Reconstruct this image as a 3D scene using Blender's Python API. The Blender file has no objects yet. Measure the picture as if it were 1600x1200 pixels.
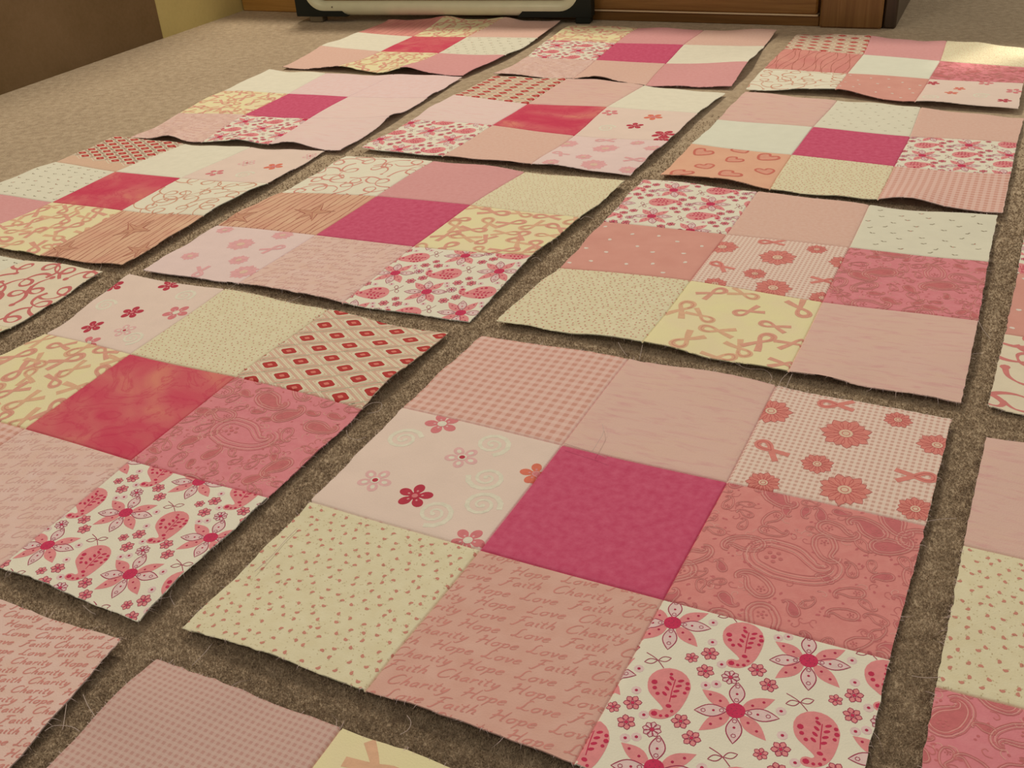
import bisect
import bpy, math, random
import numpy as np
from mathutils import Matrix, Vector

S = bpy.context.scene
C = S.collection
PI = math.pi

# ------------------------------------------------------------------ camera, world, lights, exposure
cd = bpy.data.cameras.new('camera')
cd.sensor_width = 36.0
cd.lens = 36.0 * 1623.06 / 1600.0
cd.clip_start = 0.01
cam = bpy.data.objects.new('camera', cd)
C.objects.link(cam)
Rv = Vector((0.9974477, -0.03643579, -0.06140451))
Uv = Vector((0.07140084, 0.50899673, 0.85780199))
Fv = Vector((0.0, 0.85999695, -0.51029916))
M = Matrix((Rv, Uv, -Fv)).transposed().to_4x4()
M.translation = Vector((0, 0, 0.409734))
cam.matrix_world = M
S.camera = cam

W = bpy.data.worlds.new('room_ambient')
S.world = W
W.use_nodes = True
bg = W.node_tree.nodes['Background']
bg.inputs['Color'].default_value = (1.0, 0.86, 0.61, 1)
bg.inputs['Strength'].default_value = 0.34

WARM = (1.0, 0.865, 0.59)


def lamp(name, loc, power, radius, color=WARM):
    d = bpy.data.lights.new(name, 'POINT')
    d.energy = power
    d.color = color
    d.shadow_soft_size = radius
    o = bpy.data.objects.new(name, d)
    o.location = loc
    C.objects.link(o)
    return o


lamp('corner_lamp', (-0.36, 2.62, 2.2), 132.0, 0.16)
lamp('room_fill', (-1.6, -0.2, 2.3), 30.0, 0.25)  # added fill from the camera side, not a lamp of the room

lamp('right_lamp', (1.9, 2.3, 1.3), 13.0, 0.15)
sd = bpy.data.lights.new('added_spot', 'SPOT')  # added spot out of view, makes the bright pool on the far right block
sd.energy = 60.0
sd.color = WARM
sd.spot_size = math.radians(9.5)
sd.spot_blend = 0.7
sd.shadow_soft_size = 0.02
so = bpy.data.objects.new('added_spot', sd)
so.location = (1.55, 1.35, 0.75)
so.rotation_euler = (Vector((0.785, 1.452, 0.02)) - Vector(so.location)).to_track_quat('-Z', 'Y').to_euler()
C.objects.link(so)

S.view_settings.view_transform = 'Standard'
S.view_settings.look = 'None'
S.view_settings.exposure = 0.0
S.view_settings.gamma = 1.0
S.view_settings.use_curve_mapping = False


# ------------------------------------------------------------------ colours
def lin(c):
    c = c / 255.0
    return c / 12.92 if c <= 0.04045 else ((c + 0.055) / 1.055) ** 2.4


ILL = (0.900, 0.800, 0.545)      # what a perfectly white cloth returns under the warm lamps


def alb(rgb):
    return tuple(min(0.92, max(0.004, lin(v) / i)) for v, i in zip(rgb, ILL)) + (1.0,)


# ------------------------------------------------------------------ node helpers
class NT:
    def __init__(self, name):
        self.m = bpy.data.materials.new(name)
        self.m.use_nodes = True
        self.t = self.m.node_tree
        self.b = self.t.nodes['Principled BSDF']
        self.b.inputs['Roughness'].default_value = 0.85
        self.b.inputs['Specular IOR Level'].default_value = 0.15
        self._uv = None

    def n(self, typ, **kw):
        nd = self.t.nodes.new(typ)
        for k, v in kw.items():
            setattr(nd, k, v)
        return nd

    def link(self, a, b):
        self.t.links.new(a, b)

    def put(self, sock, v):
        if isinstance(v, (int, float)):
            sock.default_value = v
        elif isinstance(v, tuple):
            sock.default_value = v
        else:
            self.link(v, sock)

    def uv(self):
        if self._uv is None:
            self._uv = self.n('ShaderNodeTexCoord').outputs['UV']
        return self._uv

    def obj(self):
        return self.n('ShaderNodeTexCoord').outputs['Object']

    def gen(self):
        return self.n('ShaderNodeNewGeometry').outputs['Position']

    def mapping(self, vec, scale=(1, 1, 1), rot=(0, 0, 0), loc=(0, 0, 0)):
        m = self.n('ShaderNodeMapping')
        self.link(vec, m.inputs['Vector'])
        m.inputs['Scale'].default_value = scale
        m.inputs['Rotation'].default_value = rot
        m.inputs['Location'].default_value = loc
        return m.outputs['Vector']

    def noise(self, vec, scale, detail=2.0, rough=0.5, dist=0.0):
        n = self.n('ShaderNodeTexNoise')
        self.link(vec, n.inputs['Vector'])
        n.inputs['Scale'].default_value = scale
        n.inputs['Detail'].default_value = detail
        n.inputs['Roughness'].default_value = rough
        n.inputs['Distortion'].default_value = dist
        return n.outputs['Fac']

    def math(self, op, a, b=0.0, c=None):
        n = self.n('ShaderNodeMath', operation=op)
        self.put(n.inputs[0], a)
        self.put(n.inputs[1], b)
        if c is not None:
            self.put(n.inputs[2], c)
        return n.outputs[0]

    def ramp(self, fac, stops):
        r = self.n('ShaderNodeValToRGB')
        e = r.color_ramp.elements
        while len(e) < len(stops):
            e.new(0.5)
        for el, (p, c) in zip(e, stops):
            el.position = p
            el.color = c
        self.link(fac, r.inputs['Fac'])
        return r.outputs['Color']

    def mix(self, fac, a, b, mode='MIX'):
        m = self.n('ShaderNodeMix', data_type='RGBA', blend_type=mode)
        self.put(m.inputs[0], fac)
        self.put(m.inputs[6], a)
        self.put(m.inputs[7], b)
        return m.outputs[2]

    def color(self, v):
        self.put(self.b.inputs['Base Color'], v)

    def bump(self, height, strength, dist):
        b = self.n('ShaderNodeBump')
        b.inputs['Strength'].default_value = strength
        b.inputs['Distance'].default_value = dist
        self.link(height, b.inputs['Height'])
        self.link(b.outputs['Normal'], self.b.inputs['Normal'])

    def weave(self, strength=0.35):
        v = self.mapping(self.uv(), scale=(1, 1, 1))
        n = self.noise(v, 900.0, 1.0, 0.5)
        n2 = self.noise(v, 60.0, 2.0, 0.5)
        h = self.math('ADD', n, self.math('MULTIPLY', n2, 2.5))
        self.bump(h, strength, 0.0006)
        self.b.inputs['Sheen Weight'].default_value = 0.05
        self.b.inputs['Sheen Roughness'].default_value = 0.5


MATS = {}


def cloth(name, rgb, amp=0.05, scale=300.0, rgb2=None, stretch=(1, 1, 1), rot=0.0, lo=0.3, hi=0.7, detail=2.0):
    """woven cotton in one colour, or mottled between two"""
    if name in MATS:
        return MATS[name]
    t = NT(name)
    a = alb(rgb)
    if rgb2 is None:
        b2 = tuple(x * (1 - amp * 2) for x in a[:3]) + (1,)
    else:
        b2 = alb(rgb2)
    v = t.mapping(t.uv(), scale=stretch, rot=(0, 0, rot))
    f = t.noise(v, scale, detail, 0.6)
    t.color(t.ramp(f, [(lo, b2), (hi, a)]))
    t.weave()
    MATS[name] = t.m
    return t.m


def gingham(name, period, light, mid, dark, warm=None):
    if name in MATS:
        return MATS[name]
    t = NT(name)
    sep = t.n('ShaderNodeSeparateXYZ')
    t.link(t.uv(), sep.inputs[0])
    k = 2 * PI / period

    def stripe(o):
        s = t.math('SINE', t.math('MULTIPLY', o, k))
        return t.math('MULTIPLY_ADD', t.n('ShaderNodeClamp').outputs[0], 1.0, 0.0) if False else \
            t.math('MINIMUM', t.math('MAXIMUM', t.math('MULTIPLY_ADD', s, 1.6, 0.5), 0.0), 1.0)

    sx, sy = stripe(sep.outputs['X']), stripe(sep.outputs['Y'])
    c = t.mix(t.math('MULTIPLY', t.math('ADD', sx, sy), 0.5), alb(light), alb(mid))
    c = t.mix(t.math('MULTIPLY', sx, sy), c, alb(dark))
    n = t.noise(t.uv(), 500.0, 2.0, 0.6)
    c = t.mix(t.math('MULTIPLY', n, 0.22), c, alb(mid))
    t.color(c)
    t.weave()
    MATS[name] = t.m
    return t.m


def batik(name, seed):
    if name in MATS:
        return MATS[name]
    t = NT(name)
    v = t.mapping(t.uv(), loc=(seed * 1.37, seed * 0.71, 0))
    n1 = t.noise(v, 11.0, 3.0, 0.5, 1.4)
    n2 = t.noise(v, 26.0, 4.0, 0.55, 2.2)
    c = t.ramp(n1, [(0.30, alb((206, 64, 84))), (0.46, alb((210, 82, 92))), (0.58, alb((213, 104, 100))), (0.72, alb((220, 130, 106)))])
    f = t.ramp(n2, [(0.50, (0, 0, 0, 1)), (0.56, (0.45, 0.45, 0.45, 1)), (0.60, (0.05, 0.05, 0.05, 1))])
    c = t.mix(f, c, alb((198, 48, 78)))
    t.color(c)
    t.weave()
    MATS[name] = t.m
    return t.m


def streaky(name, base, d1, d2):
    if name in MATS:
        return MATS[name]
    t = NT(name)
    v1 = t.mapping(t.uv(), scale=(26, 130, 1), rot=(0, 0, 0.62))
    v2 = t.mapping(t.uv(), scale=(26, 150, 1), rot=(0, 0, -0.95))
    f1 = t.ramp(t.noise(v1, 1.6, 4.0, 0.6, 0.6), [(0.50, (0, 0, 0, 1)), (0.72, (0.8, 0.8, 0.8, 1))])
    f2 = t.ramp(t.noise(v2, 1.6, 4.0, 0.6, 0.6), [(0.52, (0, 0, 0, 1)), (0.74, (0.8, 0.8, 0.8, 1))])
    big = t.noise(t.uv(), 22.0, 3.0, 0.5)
    c = t.mix(big, alb(base), alb(d2))
    c = t.mix(f1, c, alb(d1))
    c = t.mix(f2, c, alb(d2))
    t.color(c)
    t.weave()
    MATS[name] = t.m
    return t.m


def ink(name, rgb, amp=0.06):
    return cloth('print_' + name, rgb, amp, 220.0)


# ------------------------------------------------------------------ object helpers
def link(o, parent=None, **props):
    C.objects.link(o)
    if parent is not None:
        o.parent = parent
    for k, v in props.items():
        if v is not None:
            o[k] = v
    return o


def empty(name, loc, rotz=0.0, **props):
    o = bpy.data.objects.new(name, None)
    o.location = loc
    o.rotation_euler = (0, 0, rotz)
    return link(o, None, **props)


def mesh_obj(name, verts, faces, mats, parent=None, idx=None, uvs=None, smooth=True, **props):
    me = bpy.data.meshes.new(name)
    me.from_pydata(verts, [], faces)
    for m in (mats if isinstance(mats, (list, tuple)) else [mats]):
        me.materials.append(m)
    if idx is not None:
        me.polygons.foreach_set('material_index', np.asarray(idx, dtype=np.int32))
    if uvs is not None:
        lay = me.uv_layers.new(name='UVMap')
        li = np.empty(len(me.loops), dtype=np.int32)
        me.loops.foreach_get('vertex_index', li)
        lay.data.foreach_set('uv', np.asarray(uvs, dtype=np.float32)[li].ravel())
    if smooth:
        me.polygons.foreach_set('use_smooth', np.ones(len(me.polygons), dtype=bool))
    me.update()
    return link(bpy.data.objects.new(name, me), parent, **props)


class MB:
    """collects boxes, tubes and prisms into one mesh"""

    def __init__(self):
        self.v = []
        self.f = []

    def box(self, x0, y0, z0, x1, y1, z1, bev=0.0):
        if bev <= 0:
            o = len(self.v)
            self.v += [(x0, y0, z0), (x1, y0, z0), (x1, y1, z0), (x0, y1, z0), (x0, y0, z1), (x1, y0, z1), (x1, y1, z1), (x0, y1, z1)]
            self.f += [tuple(o + i for i in q) for q in ((0, 3, 2, 1), (4, 5, 6, 7), (0, 1, 5, 4), (1, 2, 6, 5), (2, 3, 7, 6), (3, 0, 4, 7))]
            return self
        b = bev
        # profile in x-z bevelled, extruded in y with inset end rings
        def ring(y, i):
            a, c, d, e = x0 + i, x1 - i, z0 + i, z1 - i
            return [(a + b, y, d), (c - b, y, d), (c, y, d + b), (c, y, e - b), (c - b, y, e), (a + b, y, e), (a, y, e - b), (a, y, d + b)]
        o = len(self.v)
        for r in (ring(y0, b), ring(y0 + b, 0), ring(y1 - b, 0), ring(y1, b)):
            self.v += r
        for k in range(3):
            for i in range(8):
                j = (i + 1) % 8
                self.f.append((o + k * 8 + i, o + k * 8 + j, o + k * 8 + 8 + j, o + k * 8 + 8 + i))
        self.f.append(tuple(o + i for i in reversed(range(8))))
        self.f.append(tuple(o + 24 + i for i in range(8)))
        return self

    def tube(self, pts, r, n=8, cap=True, closed=False):
        pts = [Vector(p) for p in pts]
        N = len(pts)
        rr = r if isinstance(r, (list, tuple)) else [r] * N
        o = len(self.v)
        ref = None
        for i, p in enumerate(pts):
            if closed:
                d = pts[(i + 1) % N] - pts[i - 1]
            else:
                d = pts[min(i + 1, N - 1)] - pts[max(i - 1, 0)]
            d.normalize()
            if ref is None:
                ref = Vector((0, 0, 1)) if abs(d.z) < 0.9 else Vector((1, 0, 0))
            a = ref - d * ref.dot(d)
            a.normalize()
            ref = a
            b = d.cross(a)
            for k in range(n):
                t = 2 * PI * k / n
                self.v.append(tuple(p + (a * math.cos(t) + b * math.sin(t)) * rr[i]))
        L = N if closed else N - 1
        for i in range(L):
            i2 = (i + 1) % N
            for k in range(n):
                k2 = (k + 1) % n
                self.f.append((o + i * n + k, o + i * n + k2, o + i2 * n + k2, o + i2 * n + k))
        if cap and not closed:
            self.f.append(tuple(o + k for k in reversed(range(n))))
            self.f.append(tuple(o + (N - 1) * n + k for k in range(n)))
        return self

    def prism(self, poly, y0, y1):
        """poly in x-z, extruded along y"""
        o = len(self.v)
        n = len(poly)
        self.v += [(x, y0, z) for x, z in poly] + [(x, y1, z) for x, z in poly]
        self.f.append(tuple(o + i for i in range(n)))
        self.f.append(tuple(o + n + i for i in reversed(range(n))))
        for i in range(n):
            j = (i + 1) % n
            self.f.append((o + j, o + i, o + n + i, o + n + j))
        return self

    def obj(self, name, mat, parent=None, smooth=False, **props):
        return mesh_obj(name, self.v, self.f, mat, parent, smooth=smooth, **props)


# ------------------------------------------------------------------ measured layout, metres: corners of the nine squares of each block, far row to near row
BLOCKS = {
    '11': [[[-0.1861, 2.0811, 0.006], [-0.0775, 2.0452, 0.0069], [0.0335, 2.0031, 0.0065], [0.1361, 1.9682, 0.0047]], [[-0.2365, 1.9898, 0.005], [-0.1333, 1.9323, 0.0044], [-0.0364, 1.898, 0.0028], [0.0863, 1.8359, 0.0066]], [[-0.2922, 1.8893, 0.0066], [-0.1839, 1.8327, 0.0036], [-0.0838, 1.7918, 0.0033], [0.0276, 1.7224, 0.0049]], [[-0.3428, 1.7647, 0.0048], [-0.2432, 1.7207, 0.0054], [-0.1408, 1.66, 0.0056], [-0.0408, 1.6232, 0.0058]]],
    '12': [[[0.1478, 1.9109, 0.0072], [0.262, 1.8625, 0.0065], [0.3668, 1.8098, 0.006], [0.4808, 1.7664, 0.0072]], [[0.1032, 1.8315, 0.0047], [0.2131, 1.7731, 0.0031], [0.317, 1.7202, 0.0039], [0.4399, 1.6834, 0.0041]], [[0.0625, 1.7135, 0.0041], [0.1682, 1.6666, 0.0037], [0.271, 1.6176, 0.0036], [0.382, 1.5517, 0.0069]], [[0.0056, 1.6229, 0.0045], [0.1232, 1.553, 0.0045], [0.2229, 1.4985, 0.0056], [0.3358, 1.4548, 0.0048]]],
    '13': [[[0.5071, 1.741, 0.004], [0.6107, 1.6859, 0.0046], [0.7024, 1.6134, 0.0062], [0.7523, 1.4501, 0.03]], [[0.4619, 1.6455, 0.0052], [0.5655, 1.5864, 0.0028], [0.6552, 1.5173, 0.0043], [0.71, 1.3708, 0.026]], [[0.4059, 1.5457, 0.0049], [0.5094, 1.4843, 0.0044], [0.6047, 1.4266, 0.0037], [0.6916, 1.3376, 0.014]], [[0.3536, 1.4371, 0.006], [0.4625, 1.3881, 0.0064], [0.5437, 1.3174, 0.0043], [0.6499, 1.2578, 0.008]]],
    '21': [[[-0.3615, 1.7496, 0.0056], [-0.2612, 1.6894, 0.0068], [-0.1508, 1.6566, 0.0052], [-0.0437, 1.6168, 0.0059]], [[-0.415, 1.642, 0.0042], [-0.3085, 1.5973, 0.0035], [-0.2124, 1.5544, 0.0034], [-0.0934, 1.5077, 0.0045]], [[-0.4541, 1.5192, 0.0066], [-0.3558, 1.4944, 0.0035], [-0.256, 1.4483, 0.0046], [-0.1414, 1.4064, 0.0059]], [[-0.4957, 1.4123, 0.0045], [-0.3901, 1.3729, 0.006], [-0.2943, 1.3321, 0.0062], [-0.1952, 1.2884, 0.0045]]],
    '22': [[[0.0052, 1.5798, 0.011], [0.1123, 1.5388, 0.012], [0.2187, 1.4917, 0.0053], [0.3218, 1.4255, 0.0043]], [[-0.0532, 1.508, 0.0071], [0.05, 1.4503, 0.0032], [0.1558, 1.4027, 0.004], [0.2654, 1.3311, 0.005]], [[-0.1087, 1.4012, 0.0068], [-0.0018, 1.3553, 0.004], [0.1012, 1.2922, 0.003], [0.2095, 1.2253, 0.0067]], [[-0.1687, 1.292, 0.007], [-0.065, 1.2353, 0.0069], [0.0408, 1.179, 0.0058], [0.1499, 1.124, 0.0045]]],
    '23': [[[0.3511, 1.4298, 0.0046], [0.4519, 1.3466, 0.007], [0.5432, 1.2946, 0.0058], [0.6442, 1.2286, 0.0046]], [[0.287, 1.305, 0.0068], [0.3934, 1.2517, 0.004], [0.4926, 1.1936, 0.0038], [0.5941, 1.1377, 0.0052]], [[0.2357, 1.2112, 0.0053], [0.3431, 1.1619, 0.0032], [0.4409, 1.1, 0.0029], [0.5419, 1.0386, 0.0068]], [[0.1834, 1.1187, 0.0055], [0.2892, 1.0496, 0.0058], [0.3864, 0.9958, 0.005], [0.487, 0.9347, 0.0064]]],
    '31': [[[-0.5135, 1.4088, 0.01], [-0.4079, 1.3524, 0.01], [-0.3176, 1.3324, 0.0041], [-0.2167, 1.2956, 0.0044]], [[-0.5678, 1.3246, 0.0071], [-0.4778, 1.2755, 0.004], [-0.3854, 1.2325, 0.0036], [-0.2687, 1.1775, 0.0057]], [[-0.6269, 1.2259, 0.0068], [-0.5247, 1.18, 0.0034], [-0.4288, 1.1332, 0.0039], [-0.3232, 1.0816, 0.0062]], [[-0.6815, 1.1186, 0.0051], [-0.5781, 1.066, 0.0057], [-0.4774, 1.0091, 0.0064], [-0.378, 0.9635, 0.0069]]],
    '32': [[[-0.1859, 1.2656, 0.0045], [-0.0764, 1.2216, 0.007], [0.0319, 1.1674, 0.004], [0.1404, 1.0988, 0.0064]], [[-0.2484, 1.1493, 0.0066], [-0.1376, 1.1219, 0.003], [-0.0312, 1.0705, 0.0036], [0.0811, 0.9994, 0.0066]], [[-0.3051, 1.0649, 0.004], [-0.193, 1.0175, 0.0039], [-0.0887, 0.9683, 0.0042], [0.0271, 0.9115, 0.0056]], [[-0.3545, 0.9515, 0.0063], [-0.2521, 0.9058, 0.0047], [-0.1463, 0.845, 0.0046], [-0.0327, 0.7953, 0.0052]]],
    '33': [[[0.163, 1.1076, 0.0046], [0.2755, 1.0483, 0.0051], [0.3731, 0.9823, 0.007], [0.4804, 0.9307, 0.0058]], [[0.1057, 0.9932, 0.0051], [0.2204, 0.944, 0.0033], [0.3233, 0.8877, 0.0045], [0.4286, 0.8313, 0.0054]], [[0.0526, 0.8882, 0.0071], [0.1663, 0.8425, 0.0037], [0.2683, 0.7861, 0.0037], [0.3754, 0.7264, 0.0069]], [[-0.0092, 0.7874, 0.0064], [0.1067, 0.7287, 0.0059], [0.2074, 0.668, 0.0054], [0.3142, 0.6106, 0.0068]]],
    '34': [[[0.4994, 0.911, 0.0053], [0.6053, 0.8533, 0.007], [0.7057, 0.7987, 0.0042], [0.8117, 0.7409, 0.0054]], [[0.4437, 0.8066, 0.0057], [0.548, 0.7482, 0.0045], [0.6484, 0.6935, 0.0033], [0.7544, 0.6358, 0.0066]], [[0.3863, 0.7024, 0.0062], [0.4938, 0.6485, 0.0041], [0.5941, 0.5938, 0.0039], [0.7001, 0.5361, 0.0071]], [[0.3314, 0.6059, 0.0051], [0.4365, 0.5433, 0.0053], [0.5369, 0.4887, 0.0046], [0.6428, 0.431, 0.0042]]],
    '41': [[[-0.7023, 1.1083, 0.0047], [-0.5965, 1.0549, 0.0069], [-0.4903, 0.9995, 0.0067], [-0.3974, 0.9579, 0.0044]], [[-0.7567, 1.0006, 0.0059], [-0.6509, 0.9472, 0.0037], [-0.5507, 0.8966, 0.0039], [-0.445, 0.8432, 0.0061]], [[-0.8082, 0.8985, 0.005], [-0.7024, 0.8451, 0.0045], [-0.6023, 0.7946, 0.0036], [-0.4965, 0.7412, 0.006]], [[-0.8626, 0.7909, 0.006], [-0.7568, 0.7375, 0.0046], [-0.6567, 0.6869, 0.0042], [-0.5509, 0.6335, 0.0053]]],
    '42': [[[-0.3639, 0.9378, 0.0064], [-0.2623, 0.8902, 0.0066], [-0.158, 0.8313, 0.0063], [-0.0503, 0.7725, 0.0044]], [[-0.4059, 0.8243, 0.0069], [-0.3199, 0.7792, 0.0042], [-0.2206, 0.7267, 0.0044], [-0.1126, 0.6602, 0.0057]], [[-0.4731, 0.7249, 0.0069], [-0.3697, 0.6719, 0.0029], [-0.2743, 0.6177, 0.0029], [-0.1663, 0.5581, 0.0041]], [[-0.5276, 0.6121, 0.0048], [-0.4235, 0.5569, 0.0048], [-0.3233, 0.5041, 0.0046], [-0.221, 0.4461, 0.0058]]],
    '43': [[[-0.0221, 0.7663, 0.0041], [0.0921, 0.7076, 0.0059], [0.1951, 0.6546, 0.0045], [0.2996, 0.5906, 0.0062]], [[-0.0823, 0.6623, 0.0041], [0.0316, 0.5983, 0.0034], [0.1341, 0.5402, 0.0045], [0.2403, 0.4816, 0.0057]], [[-0.1359, 0.5464, 0.0066], [-0.0265, 0.4916, 0.004], [0.076, 0.4359, 0.0039], [0.1837, 0.3808, 0.0046]], [[-0.1942, 0.4388, 0.0058], [-0.0866, 0.3822, 0.0041], [0.0163, 0.3274, 0.0066], [0.1246, 0.2681, 0.0071]]],
    '44': [[[0.3137, 0.5672, 0.0067], [0.4192, 0.511, 0.0042], [0.5197, 0.4567, 0.0051], [0.6259, 0.3993, 0.005]], [[0.2562, 0.4639, 0.0044], [0.3617, 0.4045, 0.0039], [0.4623, 0.3502, 0.0042], [0.5684, 0.2929, 0.005]], [[0.1998, 0.3603, 0.0068], [0.3072, 0.3037, 0.0042], [0.4078, 0.2494, 0.003], [0.5139, 0.192, 0.0065]], [[0.1436, 0.2546, 0.0068], [0.2497, 0.1972, 0.0046], [0.3503, 0.1429, 0.0058], [0.4564, 0.0856, 0.006]]],
    '52': [[[-0.5439, 0.5925, 0.0059], [-0.4364, 0.5378, 0.0043], [-0.3345, 0.4861, 0.0061], [-0.2269, 0.4314, 0.006]], [[-0.5986, 0.4849, 0.0066], [-0.491, 0.4303, 0.0042], [-0.3891, 0.3785, 0.0034], [-0.2687, 0.3272, 0.0063]], [[-0.6503, 0.383, 0.0068], [-0.5428, 0.3284, 0.0044], [-0.4409, 0.2766, 0.0031], [-0.3333, 0.222, 0.0041]], [[-0.705, 0.2754, 0.0061], [-0.5974, 0.2208, 0.0047], [-0.4955, 0.169, 0.0058], [-0.3879, 0.1144, 0.007]]],
    '53': [[[-0.2029, 0.4164, 0.0052], [-0.0976, 0.3608, 0.0048], [0.0042, 0.3063, 0.0055], [0.1107, 0.25, 0.0061]], [[-0.2595, 0.309, 0.0043], [-0.153, 0.2528, 0.0035], [-0.0521, 0.1996, 0.003], [0.0543, 0.1433, 0.0061]], [[-0.3129, 0.208, 0.0067], [-0.2064, 0.1518, 0.0035], [-0.1055, 0.0985, 0.0035], [0.001, 0.0423, 0.0057]], [[-0.3692, 0.1013, 0.0047], [-0.2627, 0.0451, 0.0048], [-0.1619, -0.0082, 0.0051], [-0.0554, -0.0644, 0.0055]]],
}
# loose sewing threads
THREADS = {
    '33': [[[0.0876, 0.7321, 0.007], [0.0896, 0.7237, 0.005], [0.0927, 0.7163, 0.003]], [[0.1066, 0.7279, 0.006], [0.1046, 0.7212, 0.004], [0.1015, 0.7106, 0.002]], [[0.169, 0.6936, 0.006], [0.179, 0.6827, 0.004], [0.1925, 0.6778, 0.004], [0.1954, 0.6675, 0.003], [0.1908, 0.6604, 0.002]], [[0.2072, 0.6674, 0.006], [0.2008, 0.6597, 0.006], [0.196, 0.6518, 0.005], [0.1912, 0.6477, 0.004]], [[0.2102, 0.666, 0.006], [0.2032, 0.6513, 0.008], [0.1998, 0.645, 0.006]], [[0.3374, 0.6674, 0.008], [0.3501, 0.6761, 0.006], [0.3596, 0.6793, 0.004]], [[0.3752, 0.7266, 0.007], [0.3742, 0.714, 0.005], [0.3752, 0.7015, 0.003]]],
    '42': [[[-0.1123, 0.658, 0.007], [-0.1056, 0.6621, 0.009], [-0.0989, 0.6676, 0.005], [-0.1003, 0.6585, 0.004], [-0.1084, 0.6545, 0.005]], [[-0.1214, 0.6306, 0.007], [-0.1195, 0.6257, 0.004], [-0.1134, 0.6231, 0.003], [-0.1072, 0.6256, 0.003]], [[-0.2085, 0.4714, 0.006], [-0.209, 0.4681, 0.004], [-0.2054, 0.4623, 0.002]], [[-0.1648, 0.5548, 0.007], [-0.1683, 0.5496, 0.006], [-0.1736, 0.5527, 0.003]], [[-0.2581, 0.4634, 0.006], [-0.2546, 0.4615, 0.003], [-0.2505, 0.4594, 0.002]]],
    '52': [[[-0.2359, 0.3937, 0.006], [-0.2322, 0.3879, 0.004], [-0.2256, 0.3797, 0.003]], [[-0.2427, 0.3879, 0.006], [-0.2417, 0.3802, 0.004], [-0.2407, 0.3736, 0.003]], [[-0.2486, 0.3717, 0.005], [-0.2454, 0.3756, 0.004], [-0.2368, 0.3744, 0.004], [-0.2312, 0.3715, 0.003]], [[-0.2296, 0.3705, 0.004], [-0.2271, 0.3748, 0.004], [-0.2249, 0.3796, 0.003]]],
    '43': [[[-0.1758, 0.4279, 0.003], [-0.179, 0.42, 0.003], [-0.184, 0.413, 0.002]], [[-0.0643, 0.3649, 0.005], [-0.0623, 0.3615, 0.004], [-0.0635, 0.3577, 0.003], [-0.0677, 0.3557, 0.002]], [[0.06, 0.5731, 0.007], [0.0529, 0.5793, 0.007], [0.0427, 0.5868, 0.007], [0.0323, 0.5944, 0.007]], [[0.0616, 0.6142, 0.0075], [0.0613, 0.6035, 0.0075], [0.0564, 0.5921, 0.0075], [0.0514, 0.5818, 0.0075]], [[0.2405, 0.4821, 0.008], [0.2511, 0.4858, 0.006], [0.2618, 0.4878, 0.004]], [[-0.1607, 0.4804, 0.008], [-0.1526, 0.4941, 0.008], [-0.1468, 0.5074, 0.008], [-0.1406, 0.5193, 0.008]]],
    '32': [[[0.0818, 0.9957, 0.008], [0.0882, 1.0084, 0.006], [0.0964, 1.0048, 0.004]], [[0.0266, 0.9055, 0.008], [0.0318, 0.9136, 0.006], [0.0363, 0.9084, 0.004]], [[-0.2528, 0.9025, 0.006], [-0.2583, 0.8978, 0.004], [-0.2619, 0.8907, 0.003]], [[-0.1867, 0.864, 0.006], [-0.1953, 0.8602, 0.004], [-0.2036, 0.8556, 0.003]]],
    '44': [[[0.2033, 0.3641, 0.006], [0.1964, 0.3662, 0.004], [0.1911, 0.369, 0.003]]],
    '31': [[[-0.4488, 1.0084, 0.006], [-0.4477, 0.9997, 0.004], [-0.4489, 0.9925, 0.003]], [[-0.404, 0.981, 0.006], [-0.4033, 0.9728, 0.004], [-0.4023, 0.9625, 0.003]]],
}


# ------------------------------------------------------------------ printed motifs: flat polygons in millimetres on the cloth
def clip(poly, x0, y0, x1, y1):
    for ax, lim, sg in ((0, x0, 1), (0, x1, -1), (1, y0, 1), (1, y1, -1)):
        out = []
        n = len(poly)
        if n < 3:
            return []
        for i in range(n):
            a, b = poly[i], poly[(i + 1) % n]
            da, db = (a[ax] - lim) * sg, (b[ax] - lim) * sg
            if da >= 0:
                out.append(a)
            if (da >= 0) != (db >= 0):
                t = da / (da - db)
                out.append((a[0] + (b[0] - a[0]) * t, a[1] + (b[1] - a[1]) * t))
        poly = out
    return poly if len(poly) >= 3 else []


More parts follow.
